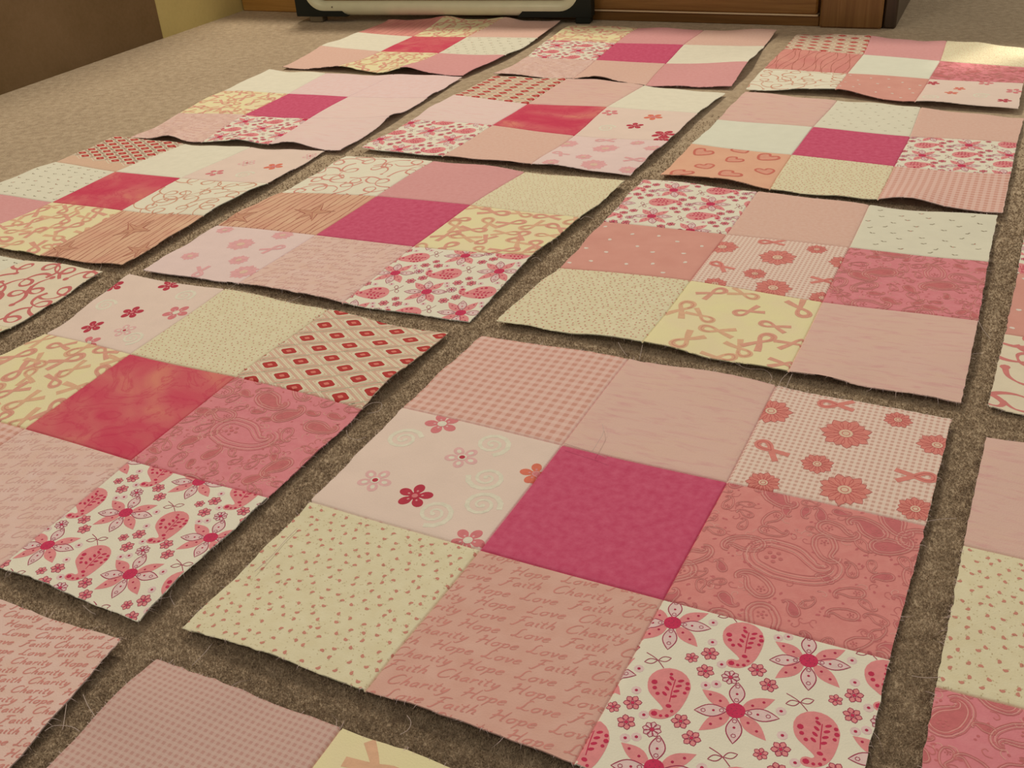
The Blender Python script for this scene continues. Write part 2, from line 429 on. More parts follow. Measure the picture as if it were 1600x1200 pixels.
class Print:
    def __init__(self, seed=0):
        self.p = []            # (ink, height of the ink film, polygon)
        self.k = 0             # shapes so far: overlapping shapes lie a few microns apart
        self.r = random.Random(seed)
        self.tf = (1.0, 0.0, 0.0, 0.0)   # scaled cos, sin, dx, dy

    def at(self, x=0.0, y=0.0, deg=0.0, s=1.0):
        a = math.radians(deg)
        self.tf = (math.cos(a) * s, math.sin(a) * s, x, y)
        return self

    def P(self, x, y):
        c, s, dx, dy = self.tf
        return (c * x - s * y + dx, s * x + c * y + dy)

    def poly(self, ink, lay, pts, frac=0.0):
        self.p.append((ink, 4.5e-5 * lay + 6e-6 * (self.k % 5) + 1.3e-5 * frac, [self.P(*q) for q in pts]))

    def fan(self, ink, lay, cx, cy, ring):
        n = len(ring)
        self.k += 1
        for i in range(n):
            self.poly(ink, lay, [(cx, cy), ring[i], ring[(i + 1) % n]])

    def disc(self, ink, lay, x, y, r, ry=None, rot=0.0, n=10):
        ry = ry or r
        self.k += 1
        c, s = math.cos(rot), math.sin(rot)
        self.poly(ink, lay, [(x + r * math.cos(t) * c - ry * math.sin(t) * s, y + r * math.cos(t) * s + ry * math.sin(t) * c)
                             for t in (2 * PI * k / n for k in range(n))])

    def stroke(self, ink, lay, pts, w, closed=False):
        n = len(pts)
        self.k += 1
        ws = w if isinstance(w, (list, tuple)) else [w] * n
        L, R = [], []
        for i in range(n):
            a = pts[i - 1] if (closed or i > 0) else pts[i]
            b = pts[(i + 1) % n] if (closed or i < n - 1) else pts[i]
            dx, dy = b[0] - a[0], b[1] - a[1]
            d = math.hypot(dx, dy) or 1.0
            nx, ny = -dy / d * ws[i] * 0.5, dx / d * ws[i] * 0.5
            L.append((pts[i][0] + nx, pts[i][1] + ny))
            R.append((pts[i][0] - nx, pts[i][1] - ny))
        for i in range(n if closed else n - 1):
            j = (i + 1) % n
            self.poly(ink, lay, [L[i], R[i], R[j], L[j]], i / n)

    def lens(self, ink, lay, r0, r1, w, deg, power=1.0, n=9):
        """filled petal from radius r0 to r1"""
        a = math.radians(deg)
        self.k += 1
        c, s = math.cos(a), math.sin(a)
        top, bot = [], []
        for k in range(n):
            t = k / (n - 1)
            x = r0 + (r1 - r0) * t
            h = w * 0.5 * math.sin(PI * t ** power)
            top.append((x * c - h * s, x * s + h * c))
            bot.append((x * c + h * s, x * s - h * c))
        for k in range(n - 1):
            self.poly(ink, lay, [top[k], bot[k], bot[k + 1], top[k + 1]])
        return top + bot[::-1]

    def lens_line(self, ink, lay, r0, r1, w, deg, lw, power=1.0, n=10):
        a = math.radians(deg)
        c, s = math.cos(a), math.sin(a)
        ring = []
        for k in range(2 * n - 2):
            q = k if k < n else 2 * n - 2 - k
            t = q / (n - 1)
            x = r0 + (r1 - r0) * t
            h = w * 0.5 * math.sin(PI * t ** power) * (1 if k < n else -1)
            ring.append((x * c - h * s, x * s + h * c))
        self.stroke(ink, lay, ring, lw, closed=True)

    def drop(self, ink, lay, spine, n=10):
        """tapering blob along (x, y, radius) points with a round head"""
        pts = [(a, b) for a, b, _ in spine]
        self.stroke(ink, lay, pts, [2 * r for *_, r in spine])
        self.disc(ink, lay, pts[0][0], pts[0][1], spine[0][2], n=20)
        self.disc(ink, lay, pts[-1][0], pts[-1][1], spine[-1][2], n=10)


def smooth(pts, n=5, closed=False):
    out = []
    N = len(pts)
    for i in range(N if closed else N - 1):
        g = (lambda k: pts[k % N]) if closed else (lambda k: pts[min(max(k, 0), N - 1)])
        p0, p1, p2, p3 = g(i - 1), g(i), g(i + 1), g(i + 2)
        for k in range(n):
            t = k / n
            out.append(tuple(0.5 * (2 * b + (c - a) * t + (2 * a - 5 * b + 4 * c - d) * t * t + (3 * b - a - 3 * c + d) * t ** 3)
                             for a, b, c, d in zip(p0, p1, p2, p3)))
    if not closed:
        out.append(tuple(pts[-1]))
    return out


def lattice(a, b, o, m=25):
    det = a[0] * b[1] - a[1] * b[0]
    for i in range(-9, 10):
        for j in range(-9, 10):
            x, y = o[0] + a[0] * i + b[0] * j, o[1] + a[1] * i + b[1] * j
            if -m < x < 121 + m and -m < y < 121 + m:
                yield x, y


def floral(seed=0, o=(11.1, 16.3), deg=0, s=1.0):
    """red daisies, tailed drops, sprigs and tiny blossoms"""
    P = Print(seed)
    a = math.radians(deg)
    rt = lambda x, y: (x * math.cos(a) - y * math.sin(a), x * math.sin(a) + y * math.cos(a))
    A, B = rt(72.5 * s, 0), rt(-24.8 * s, 45.5 * s)
    for x, y in lattice(A, B, o, 50):
        P.at(x, y, deg, s)
        for ang, r1 in ((-160, 20), (-42, 21), (34, 21.5), (125, 22)):
            P.lens('blossom_pink', 1, 3, r1, 7.6, ang, 0.85)
            for q in (9, 15):
                t = math.radians(ang)
                P.disc('blossom_red', 2, q * math.cos(t), q * math.sin(t), 0.8, n=6)
        for ang, r1 in ((-102, 18), (159, 19.6), (78, 20), (-9, 20.5)):
            P.lens('petal_blush', 1, 3.6, r1, 7.0, ang, 1.0)
            P.lens_line('blossom_line', 2, 3.6, r1, 7.4, ang, 0.55, 1.0)
            t = math.radians(ang)
            P.disc('blossom_red', 2, 10.5 * math.cos(t), 10.5 * math.sin(t), 0.75, n=6)
            for q in (6.6, 15.4):
                P.stroke('blossom_line', 2, [(q * math.cos(t) + 1.1 * math.cos(u), q * math.sin(t) + 1.1 * math.sin(u)) for u in (k * PI / 3 for k in range(6))], 0.4, True)
        P.disc('blossom_core', 3, 0, 0, 4.7, n=16)
        for k in range(11):
            u = k * 2.4
            P.disc('blossom_line', 4, 0.95 * k ** 0.62 * math.cos(u), 0.95 * k ** 0.62 * math.sin(u), 0.33, n=5)
        # tailed drop
        P.at(x + rt(39 * s, -3 * s)[0], y + rt(39 * s, -3 * s)[1], deg, s)
        P.drop('blossom_pink', 1, smooth([(-1.5, -1, 10.6), (0, 2.5, 10.4), (2.2, 7, 8.2), (4, 12, 5.2), (4.0, 16, 3.2), (1.6, 18.8, 2.7), (-1.6, 19.4, 2.9)], 3))
        P.stroke('blossom_leaf', 2, [(0.5, -5), (1.4, 3), (2.6, 10)], 0.5)
        for k in range(4):
            yy = -4 + k * 3.6
            for sd in (-1, 1):
                P.disc('blossom_leaf', 2, 1 + sd * 2.4, yy - 1.0, 1.7, 0.9, -sd * 0.6, 8)
        P.disc('blossom_leaf', 2, 3.0, 12.5, 1.5, 1.2, 0, 8)
        for q in ((-8.6, 0.5, 1.6), (-7.2, 4.0, 1.2), (-4.6, 7.0, 1.1), (7.0, -4.5, 1.1), (8.0, -1.5, 1.3), (7.6, 1.8, 1.0), (5.5, 15, 0.9), (4.3, 18.5, 1.0), (-1.9, 19.4, 1.6), (1.5, 19.6, 0.9), (-2.5, -7.5, 0.9)):
            P.disc('blossom_leaf', 3, q[0], q[1], q[2], n=7)
        # sprig above the drop
        P.at(x + rt(27 * s, -17 * s)[0], y + rt(27 * s, -17 * s)[1], deg, s)
        P.stroke('blossom_line', 2, smooth([(-7.3, -3), (-1, -0.6), (4.5, 4.0)], 4), 0.45)
        P.lens_line('blossom_line', 2, 0.3, 7, 3.4, 150, 0.45)
        P.lens_line('blossom_line', 2, 0.3, 7, 3.4, -34, 0.45)
        # tiny blossoms
        for dx, dy, kind in ((-30.2, -25.1, 0), (-22.5, -31.3, 1), (-21, -18.9, 1), (-8.2, -19.6, 2), (10.5, -21.9, 1), (2.7, -29.4, 1), (-14.8, -26.3, 3), (-13.4, -12.7, 3), (20, -8, 3), (24, 6, 3), (-18, -10, 3)):
            P.at(x + rt(dx * s, dy * s)[0], y + rt(dx * s, dy * s)[1], deg + 17 * dx, s * (0.78 if kind == 0 else 1))
            if kind == 3:
                P.disc('petal_blush', 1, 0, 0, 2.6, n=9)
                P.disc('blossom_red', 2, 0, 0, 0.9, n=6)
            else:
                n = 8 if kind == 2 else 6
                for k in range(n):
                    P.lens('petal_blush' if kind == 2 else 'blossom_pink', 1, 0.8, 4.4, 3.0, 360 / n * k, 1.2, 5)
                    P.lens_line('blossom_line', 2, 0.9, 4.6, 3.0, 360 / n * k, 0.42, 1.2, 5)
                P.disc('blossom_core', 3, 0, 0, 1.0, n=8)
    return P.p


def dots(seed=0, pitch=9.0, r=1.25, specks=3):
    P = Print(seed)
    R = P.r
    row = 0
    y = -2.0
    while y < 124:
        x = -2 + (row % 2) * pitch * 0.5
        while x < 124:
            jx, jy = x + R.uniform(-.28, .28) * pitch, y + R.uniform(-.25, .25) * pitch
            P.at(jx, jy, R.uniform(0, 360), r / 1.25)
            P.disc('bud_rose', 1, 0, 0, 1.35, 1.0, 0, 7)
            P.disc('bud_rose', 1, 0.8, 0.7, 0.65, n=6)
            P.disc('bud_olive', 1, -1.6, 0.7, 0.8, 0.28, 0.6, 5)
            for _ in range(specks):
                P.at(jx + R.uniform(-.6, .6) * pitch, jy + R.uniform(-.6, .6) * pitch, R.uniform(0, 180), r / 1.25)
                P.disc('bud_olive', 1, 0, 0, 0.55, 0.28, 0, 5)
            x += pitch
        y += pitch * 0.82
        row += 1
    return P.p


GLYPH = {
    'C': ([[(4.2, 5.6), (3.2, 6.6), (1.4, 6.0), (0.2, 3.6), (0.3, 1.2), (1.6, 0), (3.4, 0.5), (4.4, 1.6)]], 4.6),
    'H': ([[(0, 5.6), (1.0, 6.6), (1.1, 3), (0.4, 0)], [(4.4, 6.6), (3.9, 3), (3.9, 0.3), (4.6, 0.2)], [(-0.2, 2.6), (2, 3.4), (4.2, 3.2)]], 5.2),
    'F': ([[(0.4, 5.4), (1.6, 6.4), (4.4, 6.6)], [(2.2, 6.2), (1.8, 3), (0.8, -0.8), (-0.4, -0.6)], [(0.9, 3.2), (3.2, 3.4)]], 4.2),
    'L': ([[(3.0, 6.0), (2.2, 6.6), (1.4, 5.2), (1.5, 2), (0.6, 0.4), (0, 0.8), (1.4, 0.7), (3.2, 0), (4.2, 0.7)]], 4.4),
    'o': ([[(1.5, 3), (0.4, 2.4), (0.1, 1), (1, 0), (2.2, 0.8), (2.4, 2.2), (1.5, 3), (3.0, 2.7)]], 2.9),
    'p': ([[(0, 2.2), (0.8, 3), (0.7, 0.5), (0.2, -2.8)], [(0.7, 2), (1.8, 3), (2.8, 2.1), (2.3, 0.4), (0.8, 0.2)]], 3.2),
    'e': ([[(0.3, 1.3), (2.2, 2.0), (1.8, 3), (0.6, 2.4), (0.2, 0.9), (1.1, 0), (2.6, 0.7)]], 2.8),
    'a': ([[(2.3, 2.6), (1.3, 3), (0.2, 1.7), (0.5, 0.2), (1.6, 0.5), (2.4, 2.7), (2.2, 0.5), (3.0, 0.2)]], 3.0),
    'i': ([[(0, 2.2), (0.6, 3), (0.5, 0.6), (1.4, 0.2)], [(0.9, 4.1), (1.0, 4.5)]], 1.6),
    't': ([[(0.8, 5.4), (0.5, 2), (0.7, 0.2), (1.7, 0.4)], [(-0.4, 3.4), (1.6, 3.6)]], 1.9),
    'h': ([[(0.8, 6.4), (0.5, 3), (0.2, 0)], [(0.4, 1.6), (1.5, 3), (2.2, 2.2), (2.0, 0.4), (2.9, 0.3)]], 3.0),
    'v': ([[(0, 2.6), (0.6, 3), (1.1, 0.1), (2.3, 2.4), (2.0, 3.1), (2.9, 2.6)]], 2.8),
    'r': ([[(0, 2.4), (0.7, 3), (0.5, 1.4), (0.4, 0)], [(0.6, 1.7), (1.5, 2.9), (2.2, 2.7)]], 2.3),
    'y': ([[(0, 2.6), (0.6, 3), (0.6, 0.8), (1.4, 0.2), (2.5, 2.8), (2.0, -0.8), (0.8, -2.8), (-0.2, -2.2)]], 3.0),
}


def script(seed=0, deg=-8.5, o=(0, 0), s=1.12, inkname='script_rose'):
    """lines of handwriting: Hope, Faith, Love, Charity"""
    P = Print(seed)
    R = P.r
    words = ['Charity', 'Hope', 'Love', 'Faith']
    a = math.radians(deg)
    k = R.randrange(4)
    for ln in range(-4, 20):
        x = -30 + R.uniform(-14, 6)
        while x < 150:
            w = words[k % 4]
            k += 1 if R.random() < 0.75 else 2
            for ch in w:
                strokes, adv = GLYPH[ch]
                for st in strokes:
                    pts = [((px + 0.35 * py) * 1.3 * s + x, -py * 0.92 * s + ln * 8.6 * s) for px, py in st]
                    P.at(o[0], o[1], deg)
                    sp = smooth(pts, 3)
                    n = len(sp)
                    P.stroke(inkname, 1, sp, [0.45 + 0.5 * math.sin(PI * q / max(1, n - 1)) for q in range(n)])
                x += (adv + 0.55) * 1.3 * s
            x += R.uniform(3.5, 6.5) * s
    return P.p


RIBBON = [(5.6, 11), (2.6, 5), (0, 0.5), (-3.2, -4.5), (-3.6, -8.2), (-1.8, -10.6), (1.8, -10.6), (3.6, -8.2), (3.2, -4.5), (0, 0.5), (-2.6, 5), (-5.6, 11)]


def ribbons(seed=0, inks=('ribbon_peach', 'ribbon_rose'), places=None, s=1.25, w=4.2):
    P = Print(seed)
    R = P.r
    if places is None:
        places = []
        for i in range(5):
            for j in range(5):
                places.append((12 + i * 26 + R.uniform(-6, 6), 10 + j * 25 + R.uniform(-6, 6)))
    for i, q in enumerate(places):
        x, y = q[0], q[1]
        ang = q[2] if len(q) > 2 else R.uniform(0, 360)
        P.at(x, y, ang, s * R.uniform(0.85, 1.12))
        path = smooth(RIBBON, 3)
        n = len(path)
        P.stroke(inks[i % 2], 1 + i % 2, path, [w * (1.0 - 0.35 * math.sin(2 * PI * k / n) ** 2) for k in range(n)])
        P.stroke('ribbon_shade', 3, path[n // 2 - 8:n // 2 + 9], 0.6)
    return P.p


def curls(seed=0, inkname='curl_tan', n=16, w=1.5, s=1.0):
    """loose looping ribbon lines"""
    P = Print(seed)
    R = P.r
    for i in range(n):
        c = (14 + (i % 4) * 31 + R.uniform(-9, 9), 12 + (i // 4) * 31 + R.uniform(-9, 9))
        P.at(c[0], c[1], R.uniform(0, 360), s)
        if i % 2:
            path = [(-16, 5), (-9, -2), (-1, -4), (6, 0), (6, 6), (0, 7), (-2, 1), (4, -7), (13, -8), (19, -3)]
        else:
            path = [(-13, -4), (-6, 2), (2, 3), (9, -1), (10, -7), (5, -9), (2, -5), (6, 2), (14, 5)]
        sp = smooth(path, 4)
        m = len(sp)
        P.stroke(inkname, 1, sp, [w * (0.35 + 0.65 * abs(math.sin(3.1 * k / m * 2.2 + i))) for k in range(m)])
        P.disc(inkname, 1, sp[0][0], sp[0][1], w * 0.8, n=8)
    return P.p


def gingham_flowers(seed=0, fl=None, rb=None, soft=False):
    P = Print(seed)
    fl = fl or [(59, 42.7, 17), (5.3, 33.4, 15), (88, 14, 9.5), (116, 35, 13), (48.8, 83, 10.5), (70.4, 104, 16), (113, 108, 11), (21.7, 114, 11)]
    rb = rb or [(17, 78, -55), (46, 9, -100), (108, 76, 78)]
    a, b = ('daisy_soft', 'daisy_soft_line') if soft else ('daisy_coral', 'daisy_line')
    for i, (x, y, r) in enumerate(fl):
        P.at(x, y, i * 13)
        n = 14
        for k in range(n):
            rr = r * (1.0 if k % 2 else 0.9)
            P.lens(a, 1, r * 0.15, rr, r * 0.43, 360 / n * k, 1.35, 7)
            if not soft:
                P.lens_line(b, 2, r * 0.2, rr * 1.03, r * 0.42, 360 / n * k, 0.4, 1.35, 7)
        P.disc('daisy_heart', 3, 0, 0, r * 0.27, n=12)
        P.stroke(b, 4, [(r * .15 * math.cos(u), r * .15 * math.sin(u)) for u in (k * PI / 5 for k in range(10))], 0.5, True)
    for x, y, ang in rb:
        P.at(x, y, ang, 1.05)
        path = smooth(RIBBON, 3)
        P.stroke(a, 2, path, 3.9)
        P.stroke(b, 3, path[6:-6], 0.5)
    return P.p


def paisley(seed=0, big=True, s=1.0):
    """tone on tone teardrops with contour lines"""
    P = Print(seed)
    R = P.r
    spots = []
    if big:
        spots.append((56, 61, 8, 1.9))
    tries = 0
    while len(spots) < 64 and tries < 5000:
        tries += 1
        q = (R.uniform(-4, 125), R.uniform(-4, 125), R.uniform(0, 360), R.choice((0.45, 0.55, 0.7, 0.9, 1.1) if tries < 600 else (0.4, 0.5)) * s)
        if all(math.hypot(q[0] - t[0], q[1] - t[1]) > 8.8 * (q[3] + t[3]) for t in spots):
            spots.append(q)
    base = [(-6, 0.0, 6.0), (-1, 0.4, 6.4), (4, 1.2, 4.8), (8.5, 1.0, 3.0), (11.5, -1.4, 1.9), (11.8, -4.4, 1.2), (9.6, -5.6, 0.8)]
    sp = smooth(base, 4)

    def outline(g):
        L, Rr = [], []
        n = len(sp)
        for i in range(n):
            p, q = sp[max(i - 1, 0)], sp[min(i + 1, n - 1)]
            dx, dy = q[0] - p[0], q[1] - p[1]
            d = math.hypot(dx, dy)
            r = max(0.25, sp[i][2] + g)
            L.append((sp[i][0] - dy / d * r, sp[i][1] + dx / d * r))
            Rr.append((sp[i][0] + dy / d * r, sp[i][1] - dx / d * r))
        r0 = max(0.25, sp[0][2] + g)
        cap = [(sp[0][0] + r0 * math.cos(t), sp[0][1] + r0 * math.sin(t)) for t in (-PI / 2 - k * PI / 8 for k in range(1, 8))]
        return L[::-1] + cap[::-1] + Rr if False else Rr[::-1] + cap + L

    for i, (x, y, ang, sc) in enumerate(spots):
        P.at(x, y, ang, sc)
        if i % 3 == 1:
            P.drop('paisley_fill', 1, sp)
        P.stroke('paisley_line', 2, outline(0.2), 0.55 / sc ** 0.5)
        P.stroke('paisley_light', 2, outline(-1.0), 0.5 / sc ** 0.5)
        P.stroke('paisley_line', 2, outline(-2.0), 0.4 / sc ** 0.5)
        if sc > 0.8:
            P.stroke('paisley_light', 2, outline(1.3), 0.6 / sc ** 0.5)
            P.stroke('paisley_line', 2, outline(2.2), 0.5 / sc ** 0.5)
        for k in range(5):
            t = k * 2 * PI / 5
            P.lens('paisley_line', 3, 0.5, 3.0, 1.4, math.degrees(t), 1.0, 4) if False else P.disc('paisley_line', 3, -5 + 2.2 * math.cos(t), 2.2 * math.sin(t), 0.75, n=6)
        P.disc('paisley_fill', 3, -5, 0, 0.9, n=6)
    for _ in range(260):
        x, y = R.uniform(-2, 122), R.uniform(-2, 122)
        if all(math.hypot(x - t[0], y - t[1]) > 8.0 * t[3] for t in spots):
            P.at(x, y, R.uniform(0, 360))
            if R.random() < 0.5:
                P.stroke(R.choice(('paisley_line', 'paisley_light')), 1, smooth([(-4, 1), (-2, -1.6), (1, -1.4), (1.6, 0.6), (0, 1.2)], 3), 0.6)
            else:
                P.disc('paisley_fill', 1, 0, 0, R.uniform(0.6, 1.6), 0.8, 0, 7)
    return P.p


def white_flowers(seed=0, fl=None, sw=None):
    P = Print(seed)
    for x, y, r, kind, ang in fl:
        P.at(x, y, ang, r / 11.0)
        pet, core, hole = {'red': ('bloom_red', 'bloom_blush', 'bloom_blush'), 'pale': ('bloom_pale', 'bloom_white', 'bloom_white'),
                           'pink': ('bloom_pink', 'bloom_white', 'bloom_pale'), 'coral': ('bloom_coral', 'bloom_blush', 'bloom_blush')}[kind]
        for k in range(5):
            t = math.radians(72 * k)
            c, s = math.cos(t), math.sin(t)
            P.disc(pet, 1, 7.0 * c, 7.0 * s, 4.2, 3.4, t, 14)
            P.stroke(pet, 1, [(2 * c, 2 * s), (6 * c, 6 * s)], [3.2, 6.0])
            P.disc(hole, 2, (6.6 if kind == 'pale' else 4.6) * c, (6.6 if kind == 'pale' else 4.6) * s, 2.0 if kind == 'pale' else 0.9, 1.5 if kind == 'pale' else 0.7, t, 9)
        P.disc(pet if kind == 'red' else core, 3, 0, 0, 3.0, n=12)
        P.disc({'red': 'bloom_pink', 'pale': 'bloom_red', 'pink': 'bloom_white', 'coral': 'bloom_pink'}[kind], 4, 0, 0, 1.9, n=10)
    for x, y, r, ang in (sw or []):
        P.at(x, y, ang, r / 10.0)
        pts = [((1.2 + 0.95 * u) * math.cos(u * 1.25), (1.2 + 0.95 * u) * math.sin(u * 1.25)) for u in (k * 0.42 for k in range(24))]
        P.stroke('swirl_cream', 1, pts, [1.0 + 0.09 * k for k in range(24)])
        P.disc('swirl_cream', 1, 1.0, 0, 1.4, n=9)
    return P.p


def geo(seed=0, o=(15.0, 24.8), a=(41.0, -2.5), b=(20.4, -13.2), s=1.0):
    """rounded red lozenges inside nested cream and tan diamonds"""
    P = Print(seed)

    def dia(h, v, rnd=0.0):
        if rnd <= 0:
            return [(h, 0), (0, v), (-h, 0), (0, -v)]
        out = []
        cs = [(h, 0), (0, v), (-h, 0), (0, -v)]
        for i in range(4):
            c, p, n = cs[i], cs[i - 1], cs[(i + 1) % 4]
            for t in (0.32, 0.18, 0.1):
                out.append((c[0] + (p[0] - c[0]) * t * (1 if t == 0.32 else 1) , c[1] + (p[1] - c[1]) * t)) if t != 0.1 else out.append((c[0] * 0.86, c[1] * 0.86))
            for t in (0.18, 0.32):
                out.append((c[0] + (n[0] - c[0]) * t, c[1] + (n[1] - c[1]) * t))
        return out

    def ring(ink, lay, h, v, w):
        o_, i_ = dia(h, v), dia(h - w * 1.6, v - w)
        for k in range(4):
            j = (k + 1) % 4
            P.poly(ink, lay, [o_[k], o_[j], i_[j], i_[k]])

    for x, y in lattice(a, b, o, 30):
        P.at(x, y, -2)
        ring('geo_cream', 1, 20.0, 12.6, 1.3)
        ring('geo_blush', 1, 16.6, 10.4, 1.2)
        ring('geo_cream', 1, 13.6, 8.5, 1.0)
        P.poly('geo_cream', 2, dia(11.6, 7.4, 1))
        P.poly('geo_red', 3, dia(8.6, 6.2, 1))
        P.poly('geo_rose', 4, dia(3.0, 2.2, 1))
    return P.p


def stars(seed=0, spots=((78, 57.7),), vertical=True, n=15, wob=1.5):
    P = Print(seed)
    R = P.r
    for k in range(n):
        x = 3 + k * 118 / n + R.uniform(-2, 2)
        ph = R.uniform(0, 6)
        pts = [(x + wob * math.sin(y * 0.06 + ph) + R.uniform(-.4, .4), y) for y in range(-4, 126, 5)]
        if not vertical:
            pts = [(b, a) for a, b in pts]
        P.stroke('star_brown', 1, pts, [0.5 + 0.5 * abs(math.sin(i * 0.5 + ph)) for i in range(len(pts))])
    for q in spots:
        P.at(q[0], q[1], q[2] if len(q) > 2 else 0, q[3] if len(q) > 3 else 1)
        tips = [(-4, -27), (23, -8), (15, 24), (-6, 22), (-26, -6)]
        inn = [(5, -8), (8, 3), (2, 7), (-6, 4), (-6, -6)]
        ring = []
        for i in range(5):
            ring += [tips[i], inn[i]]
        P.fan('star_tan', 2, 0, 0, ring)
        P.stroke('star_brown', 3, ring, 1.3, True)
        for t in tips:
            P.stroke('star_brown', 3, [(0, 0), (t[0] * 0.8, t[1] * 0.8)], 0.6)
    return P.p


def rosebuds(seed=0, pts=None, s=1.0):
    P = Print(seed)
    R = P.r
    if pts is None:
        pts = [(8 + i * 17 + (j % 2) * 8 + R.uniform(-2, 2), 8 + j * 14 + R.uniform(-2, 2)) for i in range(7) for j in range(8)]
    for x, y in pts:
        P.at(x, y, R.uniform(-35, 35), s)
        P.disc('bud_green', 1, -1.4, 0.5, 1.9, 0.8, 0.3, 7)
        P.disc('bud_green', 1, 1.2, -0.6, 1.4, 0.7, -0.5, 7)
        if R.random() < 0.35:
            P.disc('bud_rose', 2, 0.4, 0.6, 1.0, 0.8, 0, 7)
    return P.p


def spots(seed=0, pts=None):
    P = Print(seed)
    R = P.r
    for x, y in pts:
        P.at(x, y, R.uniform(0, 180))
        P.disc('spot_white', 1, 0, 0, 2.2, 1.7, 0, 9)
        P.disc('spot_white', 1, 1.0, 0.8, 1.3, 1.1, 0, 8)
    return P.p


def hearts(seed=0, pts=((20.7, 24.8), (62.2, 40.5), (96.2, 18.8), (38.3, 76.8), (20.2, 110), (71.7, 99.6), (104.7, 70.3), (61, 2.6))):
    P = Print(seed)
    R = P.r
    ring = smooth([(0, 11), (-9, 2), (-10, -5), (-5, -9), (0, -4.5), (5, -9), (10, -5), (9, 2)], 4, True)
    for i, (x, y) in enumerate(pts):
        P.at(x, y, R.uniform(-70, 70), R.uniform(0.95, 1.3))
        P.fan('heart_fill', 1, 0, 0, ring)
        P.stroke('heart_line', 2, ring, 2.6, True)
    return P.p


# ------------------------------------------------------------------ inks (prints) and cloths
INKS = {
    'blossom_pink': (234, 146, 136), 'blossom_red': (186, 52, 78), 'petal_blush': (240, 200, 182), 'blossom_line': (172, 62, 84),
    'blossom_core': (212, 58, 88), 'blossom_leaf': (204, 56, 82),
    'bud_rose': (214, 142, 116), 'bud_olive': (212, 190, 140), 'bud_green': (150, 134, 104),
    'script_rose': (216, 142, 122), 'script_pale': (226, 176, 154),
    'ribbon_peach': (230, 180, 136), 'ribbon_rose': (228, 164, 132), 'ribbon_shade': (222, 150, 120), 'ribbon_red': (210, 118, 106),
    'ribbon_coral': (220, 132, 118), 'curl_tan': (218, 160, 126), 'curl_rose': (222, 150, 126),
    'daisy_coral': (228, 140, 120), 'daisy_line': (206, 104, 94), 'daisy_heart': (240, 198, 160), 'daisy_soft': (238, 172, 160),
    'daisy_soft_line': (234, 190, 174),
    'paisley_line': (210, 122, 112), 'paisley_light': (230, 162, 142), 'paisley_fill': (210, 116, 110),
    'bloom_red': (194, 62, 74), 'bloom_blush': (228, 150, 140), 'bloom_pale': (238, 182, 166), 'bloom_white': (244, 222, 206),
    'bloom_pink': (224, 130, 124), 'bloom_coral': (230, 122, 92), 'swirl_cream': (242, 224, 192),
    'geo_cream': (238, 218, 176), 'geo_blush': (226, 180, 150), 'geo_red': (190, 62, 56), 'geo_rose': (226, 128, 104),
    'star_brown': (178, 102, 82), 'star_tan': (214, 158, 120),
    'spot_white': (246, 216, 192), 'heart_line': (214, 116, 94), 'heart_fill': (230, 160, 128),
}


def get_ink(n):
    return ink(n, INKS[n])


WFL_A = dict(fl=[(36, 9, 12, 'pink', 20), (66.9, 38.4, 11.5, 'pale', 10), (26.5, 80.9, 11.5, 'pale', 0), (58.5, 85.4, 11.5, 'red', -25), (119, 35.6, 11, 'coral', 30), (110, 110, 11, 'pink', 0)],
             sw=[(20.3, 34.3, 12, 0), (78.3, 17.8, 12, 90), (91.9, 51.9, 12, 200), (101.4, 77.2, 12, 30), (78.2, 95.4, 12, 120)])
WFL_B = dict(fl=[(39.9, 96.3, 11.5, 'red', 10), (59.9, 62.4, 11.5, 'red', 40), (56.4, 6, 11, 'red', 0), (0, 25.5, 11, 'red', 15), (106, 49.6, 13, 'pink', 0), (80.9, 91.9, 11, 'pale', 20), (62.9, 121, 12, 'pink', 10)],
             sw=[(20, 60, 11, 0), (88, 20, 11, 60), (100, 100, 11, 100)])
WFL_C = dict(fl=[(45, 40, 8, 'coral', 10), (38, 66, 9, 'coral', 40), (103, 88, 9, 'red', 0), (112, 40, 11, 'pink', 0), (75, 8, 10, 'pink', 0), (8, 20, 9, 'red', 5)], sw=[(75, 70, 11, 0), (15, 100, 11, 60)])
WFL_D = dict(fl=[(74, 30, 12, 'coral', 10), (62, 66, 11, 'red', 40), (108, 92, 15, 'red', 0), (112, 110, 10, 'red', 20), (14, 24, 11, 'pink', 10)], sw=[(30, 80, 11, 0)])
WFL_E = dict(fl=[(88, 62, 12, 'coral', 0), (44, 56, 11, 'pale', 0), (30, 96, 11, 'pink', 0), (112, 20, 10, 'pale', 0)], sw=[(70, 95, 11, 0)])

SDO_A = [(5.9, 12.2), (21.4, 43.6), (6.4, 66.4), (27.6, 71.3), (37, 24.1), (61.9, 21.8), (50.9, 51.8), (82.7, 31.4), (107.6, 36.6), (69, 62.3), (97.1, 58.7),
         (21.6, 94.6), (4, 102.4), (55.1, 94.6), (77.8, 88.8), (104.6, 78.4), (92.9, 105.9)]
BUD_A = [(13.1, 10.7), (16.6, 28.4), (34.7, 20.1), (41.6, 31.8), (60, 20.6), (65.3, 37), (81.4, 22.2), (89.6, 35.8), (106.8, 24), (112.1, 39.2), (29.6, 43.8), (24.1, 56.3),
         (51.5, 47.7), (47.8, 61.1), (77.1, 50.3), (10.6, 63.2), (14.6, 77.8), (33.3, 71.9), (40.3, 85.2), (60, 76.4), (63.3, 90.4), (98.6, 50.3), (94.7, 65.3), (80.6, 77.4),
         (27.9, 96.7), (22.2, 106.1), (105.7, 76.8), (110.8, 89.9), (88.6, 90.7), (75.4, 101.3), (45.2, 110.1), (71.5, 111.3), (92.2, 111.8), (6, 45), (52, 8), (100, 8)]
